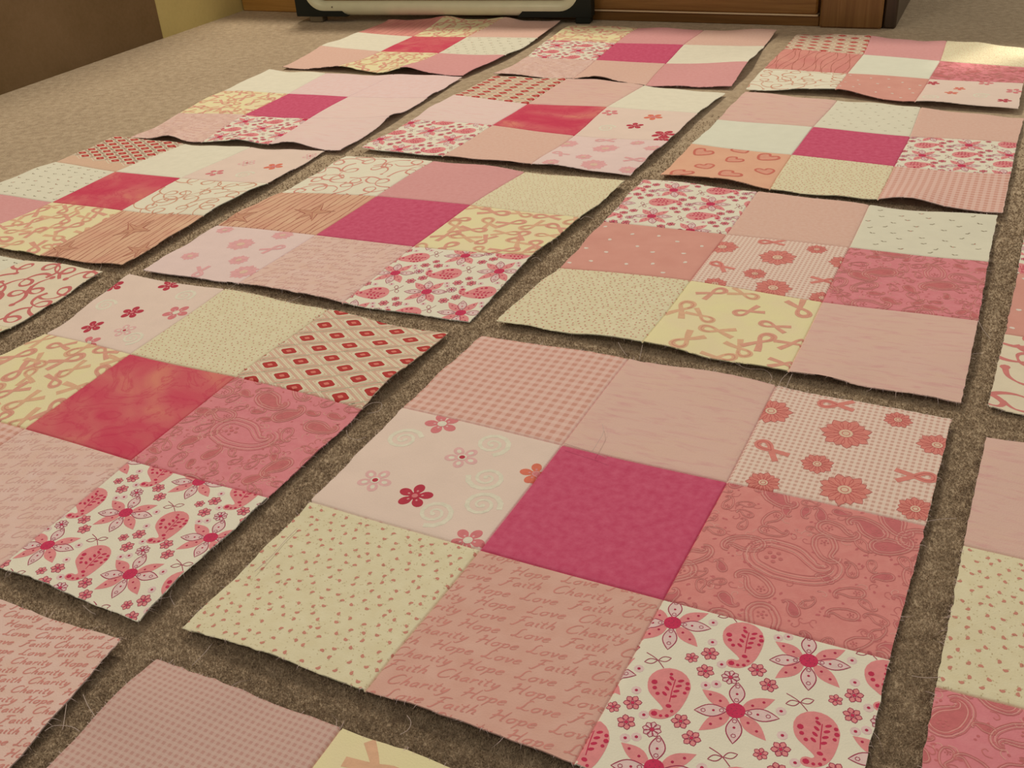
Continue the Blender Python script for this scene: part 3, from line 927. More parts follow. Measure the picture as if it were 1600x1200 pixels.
RIB_A = [(28, 60, 120), (84, 84, 20), (60, 118, 70), (88, 55, -78), (48, 79, -92), (24.8, 17.5, 40), (72, 100, 140), (108, 78, 60), (30, 104, 200), (100, 18, 150), (50, 10, 100), (62, 38, 230), (10, 55, 10), (110, 112, 80)]

CLOTH = {
    'hot': (lambda: cloth('hot_pink_cotton', (212, 96, 116), scale=170.0, rgb2=(199, 72, 98), detail=4.0), None, 'plain hot pink mottled square'),
    'bat': (lambda: batik('red_batik_cotton', 1.0), None, 'red and coral batik dyed square'),
    'bat2': (lambda: batik('red_batik_cotton_second', 4.3), None, 'red and coral batik dyed square'),
    'cream': (lambda: cloth('cream_cotton', (234, 222, 186), 0.03, 90.0), None, 'plain cream square'),
    'mint': (lambda: cloth('white_cotton', (228, 222, 190), 0.02, 60.0), None, 'plain off white square'),
    'mot': (lambda: cloth('mottled_pink_cotton', (226, 186, 158), scale=260.0, rgb2=(220, 174, 146), detail=3.0), None, 'pale pink mottled square'),
    'motpale': (lambda: cloth('pale_pink_cotton', (236, 204, 186), scale=120.0, rgb2=(232, 194, 176), detail=3.0), None, 'very pale pink square'),
    'motmid': (lambda: cloth('rose_mottled_cotton', (222, 160, 147), scale=200.0, rgb2=(216, 149, 137), detail=3.0), None, 'rose pink mottled square'),
    'str': (lambda: streaky('streaked_pink_cotton', (224, 182, 160), (216, 160, 146), (224, 184, 154)), None, 'pale pink square with crossing streaks'),
    'strpale': (lambda: streaky('streaked_pale_cotton', (234, 200, 182), (230, 188, 170), (232, 204, 180)), None, 'pale pink square with faint streaks'),
    'gin': (lambda: gingham('pink_gingham', 0.0073, (232, 194, 168), (222, 168, 144), (210, 152, 126)), None, 'pink gingham check square'),
    'ginf': (lambda: gingham('fine_pink_gingham', 0.0036, (212, 178, 154), (206, 164, 142), (196, 148, 128)), None, 'fine pink gingham check square'),
    'flo': (lambda: cloth('white_floral_cotton', (240, 230, 204), 0.02, 90.0), floral, 'white square with red daisies and tailed drops'),
    'dot': (lambda: cloth('cream_bud_cotton', (230, 216, 170), scale=110.0, rgb2=(224, 208, 160)), dots, 'cream square with tiny rosebuds'),
    'scr': (lambda: cloth('script_pink_cotton', (222, 174, 148), scale=60.0, rgb2=(216, 164, 138)), script, 'pink square printed with handwriting'),
    'scrp': (lambda: cloth('script_pale_cotton', (230, 194, 170), scale=60.0, rgb2=(226, 186, 158)), script, 'pale pink square printed with handwriting'),
    'rib': (lambda: cloth('ribbon_cream_cotton', (238, 220, 158), scale=30.0, rgb2=(234, 214, 162)), ribbons, 'yellow cream square with pink ribbons'),
    'rib2': (lambda: cloth('ribbon_white_cotton', (236, 216, 176), 0.03, 60.0), curls, 'cream square with large red ribbon loops'),
    'swr': (lambda: cloth('curl_cream_cotton', (242, 230, 186), 0.02, 60.0), curls, 'cream square with thin curling ribbons'),
    'gfl': (lambda: gingham('daisy_gingham', 0.0040, (240, 212, 182), (232, 190, 164), (206, 162, 136)), gingham_flowers, 'gingham square with coral daisies and ribbons'),
    'pfl': (lambda: cloth('daisy_pale_cotton', (234, 204, 184), 0.02, 60.0), gingham_flowers, 'pale pink square with soft daisies'),
    'pai': (lambda: cloth('paisley_pink_cotton', (226, 146, 130), scale=140.0, rgb2=(220, 136, 122)), paisley, 'salmon pink paisley square'),
    'paip': (lambda: cloth('paisley_rose_cotton', (226, 140, 136), scale=140.0, rgb2=(220, 130, 128)), paisley, 'rose pink paisley square'),
    'wfl': (lambda: cloth('bloom_pale_cotton', (234, 206, 178), 0.02, 40.0), white_flowers, 'pale pink square with red and pink blossoms'),
    'geo': (lambda: cloth('geo_tan_cotton', (222, 182, 144), 0.03, 200.0), geo, 'tan square with red lozenges'),
    'sta': (lambda: cloth('star_tan_cotton', (226, 182, 140), scale=26.0, rgb2=(216, 158, 124), detail=4.0), stars, 'tan striped square with a drawn star'),
    'star': (lambda: cloth('star_red_cotton', (224, 154, 130), scale=26.0, rgb2=(212, 130, 116), detail=4.0), stars, 'reddish square with wavy brown lines'),
    'bud': (lambda: cloth('bud_white_cotton', (228, 218, 182), 0.02, 60.0), rosebuds, 'off white square with small grey green buds'),
    'sdo': (lambda: cloth('salmon_cotton', (222, 158, 134), scale=40.0, rgb2=(216, 150, 127)), spots, 'salmon square with white spots'),
    'hrt': (lambda: cloth('peach_cotton', (232, 178, 138), scale=40.0, rgb2=(228, 170, 132)), hearts, 'peach square with outlined hearts'),
}

# every block: nine squares far row to near row, each (cloth, keyword arguments of its print)
SPEC = {
    '11': ('quilt block beside the white frame in the far row, red batik middle',
           [('star', dict(spots=(), n=9)), ('rib', {}), ('mot', {}), ('cream', {}), ('bat', {}), ('bud', {}), ('mot', {}), ('rib', {}), ('motmid', {})]),
    '12': ('quilt block before the wooden cabinet, hot pink middle with red floral patch on its left',
           [('rib', {}), ('motmid', {}), ('mot', {}), ('flo', dict(o=(30, 40), deg=90)), ('hot', {}), ('cream', {}), ('scrp', dict(inkname='script_pale')), ('mot', {}), ('motmid', {})]),
    '13': ('quilt block in the far right corner with a plain white middle patch',
           [('geo', dict(b=(20, -13))), ('motmid', {}), ('dot', dict(pitch=6.0, r=0.6)), ('star', dict(spots=(), n=13, wob=4.0)), ('mint', {}), ('paip', dict(big=False)), ('swr', dict(s=1.45, w=1.7)), ('sdo', dict(pts=SDO_A)), ('wfl', WFL_C)]),
    '21': ('quilt block on the left edge with hot pink middle, second from the back',
           [('cream', {}), ('motpale', {}), ('motpale', {}), ('rib', {}), ('hot', {}), ('strpale', {}), ('scrp', dict(inkname='script_pale')), ('flo', dict(o=(20, 30), deg=90)), ('strpale', {})]),
    '22': ('quilt block mid second row, red batik middle between floral and blossom patches',
           [('geo', dict(a=(27, 0), b=(0, 16), o=(8, 6), s=1)), ('str', {}), ('cream', {}), ('strpale', {}), ('bat2', {}), ('wfl', WFL_D), ('flo', dict(o=(52, 40), deg=90)), ('mot', {}),
            ('pfl', dict(soft=True))]),
    '23': ('quilt block on the right with peach hearts patch and hot pink middle',
           [('str', {}), ('bud', dict(s=0.6)), ('mot', {}), ('mint', {}), ('hot', {}), ('flo', dict(o=(24, 70), deg=-90)), ('hrt', {}), ('dot', dict(pitch=6.0, r=0.8)), ('gin', {})]),
    '31': ('quilt block on the left edge, red batik middle and star patch in front',
           [('geo', dict(a=(30, 0), b=(15, -9), o=(8, 6))), ('cream', {}), ('wfl', WFL_E), ('bud', {}), ('bat2', {}), ('swr', dict(s=1.45, w=1.7)), ('motmid', {}), ('rib', {}), ('sta', dict(spots=((60, 44, 20), (14, 104, 0, 0.8), (110, 88, 0, .8))))]),
    '32': ('quilt block in the centre, hot pink middle with brown star patch left of it',
           [('swr', dict(inkname='curl_rose', s=1.45, w=1.7)), ('motmid', {}), ('dot', dict(pitch=5.4, r=0.62)), ('sta', dict(spots=((78, 57.7, 0), (6, 92, 40, 0.9)))), ('hot', {}), ('rib', {}),
            ('pfl', dict(soft=True, fl=[(60, 42, 15), (26, 80, 10), (84, 76, 11), (108, 98, 15), (18, 12, 10), (88, 10, 12)], rb=[(100, 44, 40), (62, 108, 160)])),
            ('scrp', dict(inkname='script_pale')), ('flo', dict(o=(60.6, 11), deg=90))]),
    '33': ('quilt block right of centre with daisy gingham middle and salmon spotted patch',
           [('flo', dict(o=(40, 24), deg=-90)), ('mot', {}), ('bud', dict(pts=BUD_A)), ('sdo', dict(pts=SDO_A)), ('gfl', {}), ('paip', dict(big=False)), ('dot', dict(pitch=5.4, r=0.75)), ('rib', dict(places=RIB_A)), ('str', {})]),
    '34': ('quilt block cut by the right edge, salmon spots above red ribbon loops',
           [('flo', {}), ('mot', {}), ('dot', {}), ('sdo', dict(pts=SDO_A)), ('hot', {}), ('cream', {}), ('rib2', dict(inkname='ribbon_coral', w=3.2, s=1.5)), ('mot', {}), ('str', {})]),
    '41': ('quilt block corner at the left edge, cream patch with large red ribbon loops',
           [('mot', {}), ('bud', {}), ('rib2', dict(inkname='ribbon_red', w=3.0, s=1.4)), ('rib', {}), ('bat', {}), ('dot', {}), ('gin', {}), ('scrp', {}), ('flo', {})]),
    '42': ('large quilt block in left foreground, red batik middle and red lozenge patch',
           [('wfl', WFL_B), ('dot', dict(pitch=5.4, r=0.62)), ('geo', {}), ('rib', {}), ('bat', {}), ('paip', {}), ('gin', {}), ('scrp', dict(inkname='script_pale', deg=-20)), ('flo', dict(o=(40.2, 48.3)))]),
    '43': ('large quilt block in the foreground, hot pink middle between blossoms and paisley',
           [('gin', {}), ('str', {}), ('gfl', {}), ('wfl', WFL_A), ('hot', {}), ('pai', {}), ('dot', {}), ('scr', dict(o=(0, 7))), ('flo', {})]),
    '44': ('quilt block at the lower right edge, cream bud patch above rose paisley',
           [('str', {}), ('mot', {}), ('dot', {}), ('dot', {}), ('hot', {}), ('scr', {}), ('paip', {}), ('gin', {}), ('flo', {})]),
    '52': ('quilt block in the lower left corner showing a pink handwriting patch',
           [('mot', {}), ('dot', {}), ('scrp', dict(deg=-16, s=0.8, inkname='script_rose')), ('gin', {}), ('bat', {}), ('rib', {}), ('flo', {}), ('str', {}), ('mot', {})]),
    '53': ('quilt block at the bottom edge, fine gingham patch beside yellow ribbon patch',
           [('ginf', {}), ('rib', dict(places=[(30, 14, 110), (70, 22, 60), (14, 50, 20), (100, 16, 200), (50, 60, 90), (90, 60, 10), (60, 95, 60)], s=1.3, w=4.2)), ('mot', {}), ('str', {}), ('hot', {}), ('dot', {}), ('scr', {}), ('flo', {}), ('pai', {})]),
}
# lifted places along block edges: edge, position along it (0..3), height, width
LIFT = {
    '11': [('near', 1.0, .004, .25), ('near', 2.12, .011, .28), ('right', 2.2, .004, .4), ('far', 1.0, .004, .3), ('far', 2.0, .004, .3)],
    '12': [('near', 1.3, .007, .4), ('near', 2.3, -.002, .4), ('right', 2.2, .006, .5)],
    '21': [('near', 0.55, .006, .2), ('near', 1.5, .003, .3), ('near', 2.35, .010, .25), ('right', 2.0, .005, .3)],
    '22': [('near', 2.3, .005, .5), ('right', 1.2, .005, .5), ('right', 2.5, .004, .3)],
    '23': [('near', 2.3, .008, .25), ('near', 0.5, .004, .4)],
    '13': [('near', 1.1, .006, .3), ('near', 2.2, .005, .35)],
    '31': [('near', 1.0, .004, .5), ('right', 1.6, .006, .6)],
    '32': [('right', 1.0, 0.0042, .4), ('right', 2.2, 0.0024, .4), ('near', 1.6, 0.0024, .4)],
    '33': [('near', 1.05, 0.0036, .5), ('right', 1.1, 0.0024, .3), ('near', 2.2, 0.0018, .4)],
    '42': [('right', 0.6, 0.0036, .4), ('near', 2.0, 0.0036, .8), ('right', 2.4, 0.0030, .5)],
    '43': [('near', 1.3, 0.0036, .6), ('near', 0.3, 0.0030, .5), ('left', 0.8, -0.0012, .3)],
    '53': [('left', 0.25, .003, .2)],
}
NEAR = {'33', '42', '43', '44', '53', '52', '32', '34'}
WID = (120.65, 114.3, 120.65)


def catmull4(P, t):
    """interpolate four samples at t in 0..3 (arrays of shape (4, ...))"""
    P = np.concatenate([[2 * P[0] - P[1]], P, [2 * P[3] - P[2]]])
    i = np.clip(np.floor(t).astype(int), 0, 2)
    f = (t - i)
    f = f.reshape(f.shape + (1,) * (P.ndim - 1))
    a, b, c, d = P[i], P[i + 1], P[i + 2], P[i + 3]
    full = 0.5 * (2 * b + (c - a) * f + (2 * a - 5 * b + 4 * c - d) * f ** 2 + (3 * b - a - 3 * c + d) * f ** 3)
    return 0.5 * full + 0.5 * (b + (c - b) * f)


def half(poly, f):
    out = []
    n = len(poly)
    for i in range(n):
        a, b = poly[i], poly[(i + 1) % n]
        da, db = f(a), f(b)
        if da >= 0:
            out.append(a)
        if (da >= 0) != (db >= 0):
            t = da / (da - db)
            out.append((a[0] + (b[0] - a[0]) * t, a[1] + (b[1] - a[1]) * t))
    return out


def area(p):
    return 0.5 * sum(p[k - 1][0] * p[k][1] - p[k][0] * p[k - 1][1] for k in range(len(p)))


def tiles(q, lx, ly):
    x0, x1 = min(a for a, _ in q), max(a for a, _ in q)
    y0, y1 = min(a for _, a in q), max(a for _, a in q)
    i0, i1 = max(0, bisect.bisect_right(lx, x0) - 1), min(len(lx) - 2, bisect.bisect_left(lx, x1) - 1)
    j0, j1 = max(0, bisect.bisect_right(ly, y0) - 1), min(len(ly) - 2, bisect.bisect_left(ly, y1) - 1)
    for i in range(i0, max(i0, i1) + 1):
        for j in range(j0, max(j0, j1) + 1):
            p = q if (i0 >= i1 and j0 >= j1) else clip(q, lx[i], ly[j], lx[i + 1], ly[j + 1])
            if len(p) < 3:
                continue
            ax, ay = lx[i], ly[j]
            kx, ky = 1.0 / (lx[i + 1] - ax), 1.0 / (ly[j + 1] - ay)
            g = lambda a: (a[1] - ay) * ky - (a[0] - ax) * kx
            vals = [g(a) for a in p]
            if min(vals) >= 0:
                parts = ((0, p),)
            elif max(vals) <= 0:
                parts = ((1, p),)
            else:
                parts = ((0, half(p, g)), (1, half(p, lambda a: -g(a))))
            for side, t in parts:
                if len(t) >= 3:
                    s = area(t)
                    if abs(s) > 1e-5:
                        yield i, j, side, (t if s < 0 else t[::-1])


def make_block(key, ctr, label):
    K = np.array(BLOCKS[key])
    spec = SPEC[key][1]
    base = K.reshape(-1, 3).mean(0)
    root = empty('quilt_block', (base[0], base[1], 0.0), label=label, category='quilt block', group='nine patch quilt blocks laid out on the carpet')
    seed = int(key)
    rg = np.random.default_rng(seed)
    wav = [(rg.uniform(0.6, 2.2), rg.uniform(0.6, 2.2), rg.uniform(0, 6.3), rg.uniform(0, 6.3)) for _ in range(4)]
    rip = [(rg.uniform(3.0, 6.5), rg.uniform(0, 6.3)) for _ in range(8)]

    def surf(s, t):
        """s along the row 0..3, t far to near 0..3"""
        rows = catmull4(K.transpose(1, 0, 2), s)          # (n, 4, 3)
        n = len(s)
        G = np.concatenate([[2 * rows[:, 0] - rows[:, 1]], rows.transpose(1, 0, 2), [2 * rows[:, 3] - rows[:, 2]]])
        i = np.clip(np.floor(t).astype(int), 0, 2)
        f = (t - i)[:, None]
        ar = np.arange(n)
        a, b, c, d = G[i, ar], G[i + 1, ar], G[i + 2, ar], G[i + 3, ar]
        full = 0.5 * (2 * b + (c - a) * f + (2 * a - 5 * b + 4 * c - d) * f ** 2 + (3 * b - a - 3 * c + d) * f ** 3)
        P = 0.5 * full + 0.5 * (b + (c - b) * f)
        z = P[:, 2].copy()
        for fx, fy, p1, p2 in wav:
            z += 0.0005 * np.sin(fx * s * 2 + p1) * np.sin(fy * t * 2 + p2)
        ed = {'left': s, 'right': 3 - s, 'far': t, 'near': 3 - t}
        al = {'left': t, 'right': t, 'far': s, 'near': s}
        for k, e in enumerate(('left', 'right', 'far', 'near')):
            fall = np.exp(-(ed[e] / 0.22) ** 2)
            z += fall * (0.0010 * np.sin(rip[k][0] * al[e] + rip[k][1]) + 0.0006 * np.sin(2.1 * rip[k + 4][0] * al[e] + rip[k + 4][1]))
        for e, c0, h, w in LIFT.get(key, ()):
            z += h * np.exp(-(ed[e] / 0.42) ** 2) * np.exp(-((al[e] - c0) / w) ** 2)
        P[:, 2] = np.maximum(z, 0.0028)
        return P

    near = key in NEAR
    n = 20 if near else 12
    inner = list(np.linspace(0.048, 0.952, n))
    line = np.array([0, 0.0042, 0.0105] + inner + [0.9895, 0.9958, 1.0])
    L = len(line)
    for r in range(3):
        for c in range(3):
            code, kw = spec[r * 3 + c]
            matf, prf, plabel = CLOTH[code]
            U, V = np.meshgrid(line, line)
            u, v = U.ravel(), V.ravel()
            P = surf(c + u, r + v)
            wx, wy = WID[c], WID[r]
            # seam grooves between the squares; a hair of wander on the cut outer edges
            g = np.zeros(len(u))
            for on, dist in ((c > 0, u * wx), (c < 2, (1 - u) * wx), (r > 0, v * wy), (r < 2, (1 - v) * wy)):
                if on:
                    g = np.maximum(g, np.exp(-(dist / 0.62) ** 2))
            P[:, 2] -= 0.0015 * g
            jit = rg.normal(0, 0.00025, (len(u), 2))
            out = np.zeros(len(u), bool)
            for on, m in ((c == 0, u == 0), (c == 2, u == 1), (r == 0, v == 0), (r == 2, v == 1)):
                if on:
                    out |= m
            P[out, :2] += jit[out]
            P[:, 2] = np.maximum(P[:, 2], 0.0012)
            P[:, :2] -= base[:2]
            grid = P.reshape(L, L, 3)
            nv = L * L
            idx = np.arange(nv).reshape(L, L)
            faces = np.concatenate([np.stack([idx[:-1, :-1], idx[1:, :-1], idx[1:, 1:]], -1).reshape(-1, 3),
                                    np.stack([idx[:-1, :-1], idx[1:, 1:], idx[:-1, 1:]], -1).reshape(-1, 3)])
            gu, gv = np.gradient(grid, axis=1), np.gradient(grid, axis=0)
            nrm = np.cross(gv, gu)
            nrm /= np.linalg.norm(nrm, axis=2)[:, :, None]
            norms = [nrm.reshape(-1, 3)]
            verts = [P]
            uvo = np.array([rg.uniform(0, 3), rg.uniform(0, 3)])
            uv = [np.stack([u * wx, v * wy], 1) / 1000.0 + uvo]
            fl = faces.tolist()
            mi = [0] * len(fl)
            # cut edge of the cloth, about a millimetre thick
            rim = []
            if r == 0: rim.append(idx[0, :])
            if r == 2: rim.append(idx[-1, ::-1])
            if c == 0: rim.append(idx[::-1, 0])
            if c == 2: rim.append(idx[:, -1])
            for e in rim:
                q = P[e].copy()
                q[:, 2] = np.maximum(q[:, 2] - 0.0009, 0.0004)
                norms.append(norms[0][e])
                o = nv
                verts.append(q)
                uv.append(uv[0][e])
                nv += len(e)
                for i in range(len(e) - 1):
                    fl.append((int(e[i]), int(e[i + 1]), o + i + 1, o + i))
                    mi.append(0)
            mats = [matf()]
            if prf is not None:
                slot = {}
                pv, cell, lay_ = [], [], []
                lx_, ly_ = (line * wx).tolist(), (line * wy).tolist()
                for ik, lay, poly in prf(seed=seed * 10 + r * 3 + c, **kw):
                    q = clip(poly, 0.05, 0.05, wx - 0.05, wy - 0.05)
                    if not q:
                        continue
                    if ik not in slot:
                        slot[ik] = len(mats)
                        mats.append(get_ink(ik))
                    # cut along the cloth's own triangles so that the ink lies exactly on it
                    for ci, cj, side, t in tiles(q, lx_, ly_):
                        fl.append(tuple(range(nv, nv + len(t))))
                        mi.append(slot[ik])
                        pv += t
                        cell += [(ci, cj, side)] * len(t)
                        lay_ += [lay] * len(t)
                        nv += len(t)
                if pv:
                    pv = np.array(pv)
                    lay_ = np.array(lay_, float)[:, None]
                    cell = np.array(cell)
                    i, j, sd = cell[:, 0], cell[:, 1], cell[:, 2][:, None]
                    fa = ((pv[:, 0] / wx - line[i]) / (line[i + 1] - line[i]))[:, None]
                    fb = ((pv[:, 1] / wy - line[j]) / (line[j + 1] - line[j]))[:, None]

                    def tri(A):
                        a, b_, c_, d = A[j, i], A[j + 1, i], A[j + 1, i + 1], A[j, i + 1]
                        return np.where(sd == 0, a + (b_ - a) * fb + (c_ - b_) * fa, a + (d - a) * fa + (c_ - d) * fb)
                    Nn = tri(nrm)
                    Nn /= np.linalg.norm(Nn, axis=1)[:, None]
                    verts.append(tri(grid) + Nn * (0.00001 + lay_))
                    norms.append(Nn)
                    uv.append(pv / 1000.0 + uvo)
            o = mesh_obj('fabric_square', np.concatenate(verts).tolist(), fl, mats, root, mi, np.concatenate(uv), label=plabel)
            o.data.normals_split_custom_set_from_vertices(np.concatenate(norms).tolist())
    # frayed cut edges: fine hairs that nobody could count
    mb_v, mb_f = [], []
    cnt = 80 if near else 40
    for e in range(4):
        a = rg.uniform(0, 3, cnt)
        s, t = {0: (a, a * 0), 1: (a, a * 0 + 3), 2: (a * 0, a), 3: (a * 0 + 3, a)}[e]
        P0 = surf(s, t)
        P0[:, :2] -= base[:2]
        inn = surf(np.clip(s, .1, 2.9), np.clip(t, .1, 2.9))
        inn[:, :2] -= base[:2]
        d = P0 - inn
        d[:, 2] = 0
        d /= np.linalg.norm(d, axis=1)[:, None]
        for p, q in zip(P0, d):
            ln = rg.uniform(0.001, 0.0035) if rg.random() < 0.9 else rg.uniform(0.004, 0.009)
            tan = np.array([-q[1], q[0], 0])
            k = rg.normal(0, 0.9)
            p = p - q * 0.0008
            mid = p + (q + tan * k * 0.5) * ln * 0.5 + np.array([0, 0, rg.uniform(-.0004, .0010)])
            end = p + (q + tan * k) * ln + np.array([0, 0, rg.uniform(-.0035, .0012)])
            end[2] = max(end[2], 0.0006)
            w = tan * 0.00010
            o = len(mb_v)
            mb_v += [tuple(p + w), tuple(p - w), tuple(mid - w), tuple(mid + w), tuple(end)]
            mb_f += [(o, o + 1, o + 2, o + 3), (o + 3, o + 2, o + 4)]
    mesh_obj('frayed_edge', mb_v, mb_f, cloth('fray_thread', (226, 196, 176), 0.05, 300.0), root, kind='stuff', label='fine frayed threads along the cut edges')
    for pts in THREADS.get(key, ()):
        q = [(x - base[0], y - base[1], z) for x, y, z in pts]
        sp = smooth(q, 5)
        MB().tube(sp, 0.00017, 5).obj('loose_thread', cloth('loose_thread_cotton', (214, 190, 166), 0.05, 300.0), root, smooth=True)
    return root


# ------------------------------------------------------------------ the setting: carpet, walls
def carpet_mat():
    t = NT('beige_carpet')
    p = t.gen()
    n1 = t.noise(p, 95.0, 3.0, 0.6)
    n2 = t.noise(p, 420.0, 2.0, 0.6)
    n3 = t.noise(p, 7.0, 2.0, 0.5)
    f = t.math('ADD', t.math('MULTIPLY', n1, 0.55), t.math('ADD', t.math('MULTIPLY', n2, 0.35), t.math('MULTIPLY', n3, 0.10)))
    t.color(t.ramp(f, [(0.34, alb((154, 129, 99))), (0.50, alb((180, 155, 119))), (0.66, alb((202, 177, 139)))]))
    h = t.math('ADD', t.math('MULTIPLY', n1, 1.4), n2)
    t.bump(h, 0.45, 0.003)
    t.b.inputs['Roughness'].default_value = 1.0
    t.b.inputs['Specular IOR Level'].default_value = 0.02
    t.b.inputs['Sheen Weight'].default_value = 0.35
    t.b.inputs['Sheen Roughness'].default_value = 0.45
    t.b.inputs['Sheen Tint'].default_value = (1.0, 0.9, 0.75, 1)
    return t.m


CARPET = carpet_mat()
A0 = math.radians(-26.0)                      # the room stands turned by this angle


def room(x, y, z=0.0):
    """room axes: origin in the far left corner of the carpet, x along the cabinet, y away from it"""
    c, s = math.cos(A0), math.sin(A0)
    return (-0.517 + c * x - s * y, 2.31 + s * x + c * y, z)


def place(o):
    o.location = room(0, 0)
    o.rotation_euler = (0, 0, A0)
    return o


# the whole room floor, carpeted wall to wall
fl = place(MB().box(-0.09, -3.0, -0.03, 3.2, 1.2, 0.0).obj('floor', CARPET, kind='structure'))


def carpet_pile():
    """short pile standing up where the carpet shows between and around the blocks"""
    rg = np.random.default_rng(5)
    quads = []
    for K in BLOCKS.values():
        K = np.array(K)
        q = np.array([K[0, 0], K[0, 3], K[3, 3], K[3, 0]])[:, :2]
        c = q.mean(0)
        quads.append(c + (q - c) * 0.93)
    pts = []
    need = 330000
    Rn, Un, Fn = np.array(Rv), np.array(Uv), np.array(Fv)
    tot = 0
    while tot < need:
        n = 400000
        d = 0.30 * (1.75 / 0.30) ** rg.random(n)                # more near the camera
        az = rg.uniform(-1.0, 1.0, n)
        x, y = d * np.sin(az), d * np.cos(az)
        P = np.stack([x, y, np.zeros(n)], 1)
        D = P - np.array([0, 0, 0.409734])
        zc = D @ Fn
        px = 800 + 1623 * (D @ Rn) / zc
        py = 600 - 1623 * (D @ Un) / zc
        ok = (zc > 0.05) & (px > -600) & (px < 2500) & (py > -30) & (py < 1900)
        out_ = (px < -40) | (px > 1640) | (py > 1240)
        ok &= rg.random(n) < np.clip((1.38 - d) / 0.35, 0, 1) * np.where(out_, 0.7, 1.0)
        # inside the room: right of the left wall, before the cabinet
        lx = (x + 0.517) * math.cos(A0) + (y - 2.31) * math.sin(A0)
        ly = -(x + 0.517) * math.sin(A0) + (y - 2.31) * math.cos(A0)
        ok &= (lx > 0.004) & ((ly < -0.004) | ((lx > 1.33) & (ly < 1.15)))
        for q in quads:
            ins = np.ones(n, bool)
            for i in range(4):
                a, b = q[i], q[(i + 1) % 4]
                ins &= ((b[0] - a[0]) * (y - a[1]) - (b[1] - a[1]) * (x - a[0])) < 0
            ok &= ~ins
        pts.append(np.stack([x, y, d], 1)[ok])
        tot += ok.sum()
    Q = np.concatenate(pts)[:need]
    n = len(Q)
    size = np.clip(Q[:, 2] / 0.9, 0.55, 1.9)
    h = rg.uniform(0.0008, 0.0022, n)
    w = rg.uniform(0.0004, 0.0009, n) * size
    az = rg.uniform(0, 2 * PI, n)
    lean = rg.normal(0, 0.0012, (n, 2))
    dx, dy = np.cos(az) * w, np.sin(az) * w
    z0 = np.full(n, -0.0004)
    v = np.empty((n, 3, 3))
    v[:, 0] = np.stack([Q[:, 0] - dx, Q[:, 1] - dy, z0], 1)
    v[:, 1] = np.stack([Q[:, 0] + dx, Q[:, 1] + dy, z0], 1)
    v[:, 2] = np.stack([Q[:, 0] + lean[:, 0], Q[:, 1] + lean[:, 1], h], 1)
    me = bpy.data.meshes.new('carpet_pile')
    me.vertices.add(3 * n)
    me.vertices.foreach_set('co', v.ravel())
    me.loops.add(3 * n)
    me.loops.foreach_set('vertex_index', np.arange(3 * n, dtype=np.int32))
    me.polygons.add(n)
    me.polygons.foreach_set('loop_start', np.arange(0, 3 * n, 3, dtype=np.int32))
    me.update(calc_edges=True)
    me.materials.append(CARPET)
    o = link(bpy.data.objects.new('carpet_pile', me), None, kind='stuff')
    o.parent = fl
    o.matrix_parent_inverse = fl.matrix_basis.inverted()


carpet_pile()


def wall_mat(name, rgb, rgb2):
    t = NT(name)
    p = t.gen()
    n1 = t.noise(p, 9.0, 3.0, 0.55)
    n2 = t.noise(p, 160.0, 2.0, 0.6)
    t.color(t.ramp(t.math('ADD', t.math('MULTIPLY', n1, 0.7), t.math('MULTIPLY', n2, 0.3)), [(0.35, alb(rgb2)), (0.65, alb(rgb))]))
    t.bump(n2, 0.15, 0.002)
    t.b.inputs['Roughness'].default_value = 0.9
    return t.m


place(MB().box(-0.09, -3.0, 0, 0.0, -0.245, 1.1).obj('wall_left', wall_mat('shaded_brown_wall', (140, 112, 74), (126, 100, 62)), kind='structure'))  # shaded stretch of the left wall, the shade is put into its colour
place(MB().box(-0.09, -0.245, 0, 0.0015, 0.03, 1.1).obj('wall_far_left', wall_mat('lit_olive_wall', (222, 200, 122), (212, 190, 114)), kind='structure'))  # lit stretch of the same wall, the light is put into its colour


# ------------------------------------------------------------------ wooden cabinet along the back
def wood_mat(name, dark, mid, light, vertical=False):
    t = NT(name)
    v = t.mapping(t.obj(), scale=(60, 60, 3) if vertical else (3, 60, 60))
    n = t.noise(v, 1.6, 5.0, 0.6, 0.6)
    n2 = t.noise(t.obj(), 5.0, 2.0)
    f = t.math('ADD', t.math('MULTIPLY', n, 0.8), t.math('MULTIPLY', n2, 0.2))
    t.color(t.ramp(f, [(0.35, alb(dark)), (0.5, alb(mid)), (0.66, alb(light))]))
    t.b.inputs['Roughness'].default_value = 0.38
    t.b.inputs['Specular IOR Level'].default_value = 0.5
    return t.m


WOOD = wood_mat('oak_panel', (128, 84, 34), (146, 100, 44), (166, 118, 58))
WOODV = wood_mat('oak_stile', (116, 76, 34), (132, 90, 42), (150, 106, 54), True)
WOODD = wood_mat('oak_plinth', (112, 74, 30), (128, 86, 38), (146, 102, 48))
EDGE = wood_mat('oak_ledge', (226, 186, 130), (236, 200, 146), (242, 210, 160))  # pale because the ledge's highlight is put into the colour
cab = empty('wooden_cabinet', room(0.004, 0.0), A0, label='long brown wooden cabinet standing on the carpet along the back behind the quilt blocks', category='cabinet')
MB().box(0.0, 0.034, 0.0, 1.300, 0.42, 0.40, 0.003).obj('carcass', WOODD, cab)
MB().box(0.0, 0.006, 0.0, 0.175, 0.034, 0.40, 0.002).obj('left_stile', wood_mat('oak_light_stile', (168, 118, 50), (186, 134, 62), (202, 152, 80)), cab)
m = MB()
m.box(0.172, 0.014, 0.0, 1.188, 0.034, 0.0165, 0.0012)
m.obj('plinth', WOODD, cab)
MB().box(0.172, 0.0105, 0.0166, 1.186, 0.030, 0.0190, 0.0007).obj('ledge', EDGE, cab, label='ledge above the plinth with its highlight painted pale')
x = 0.178
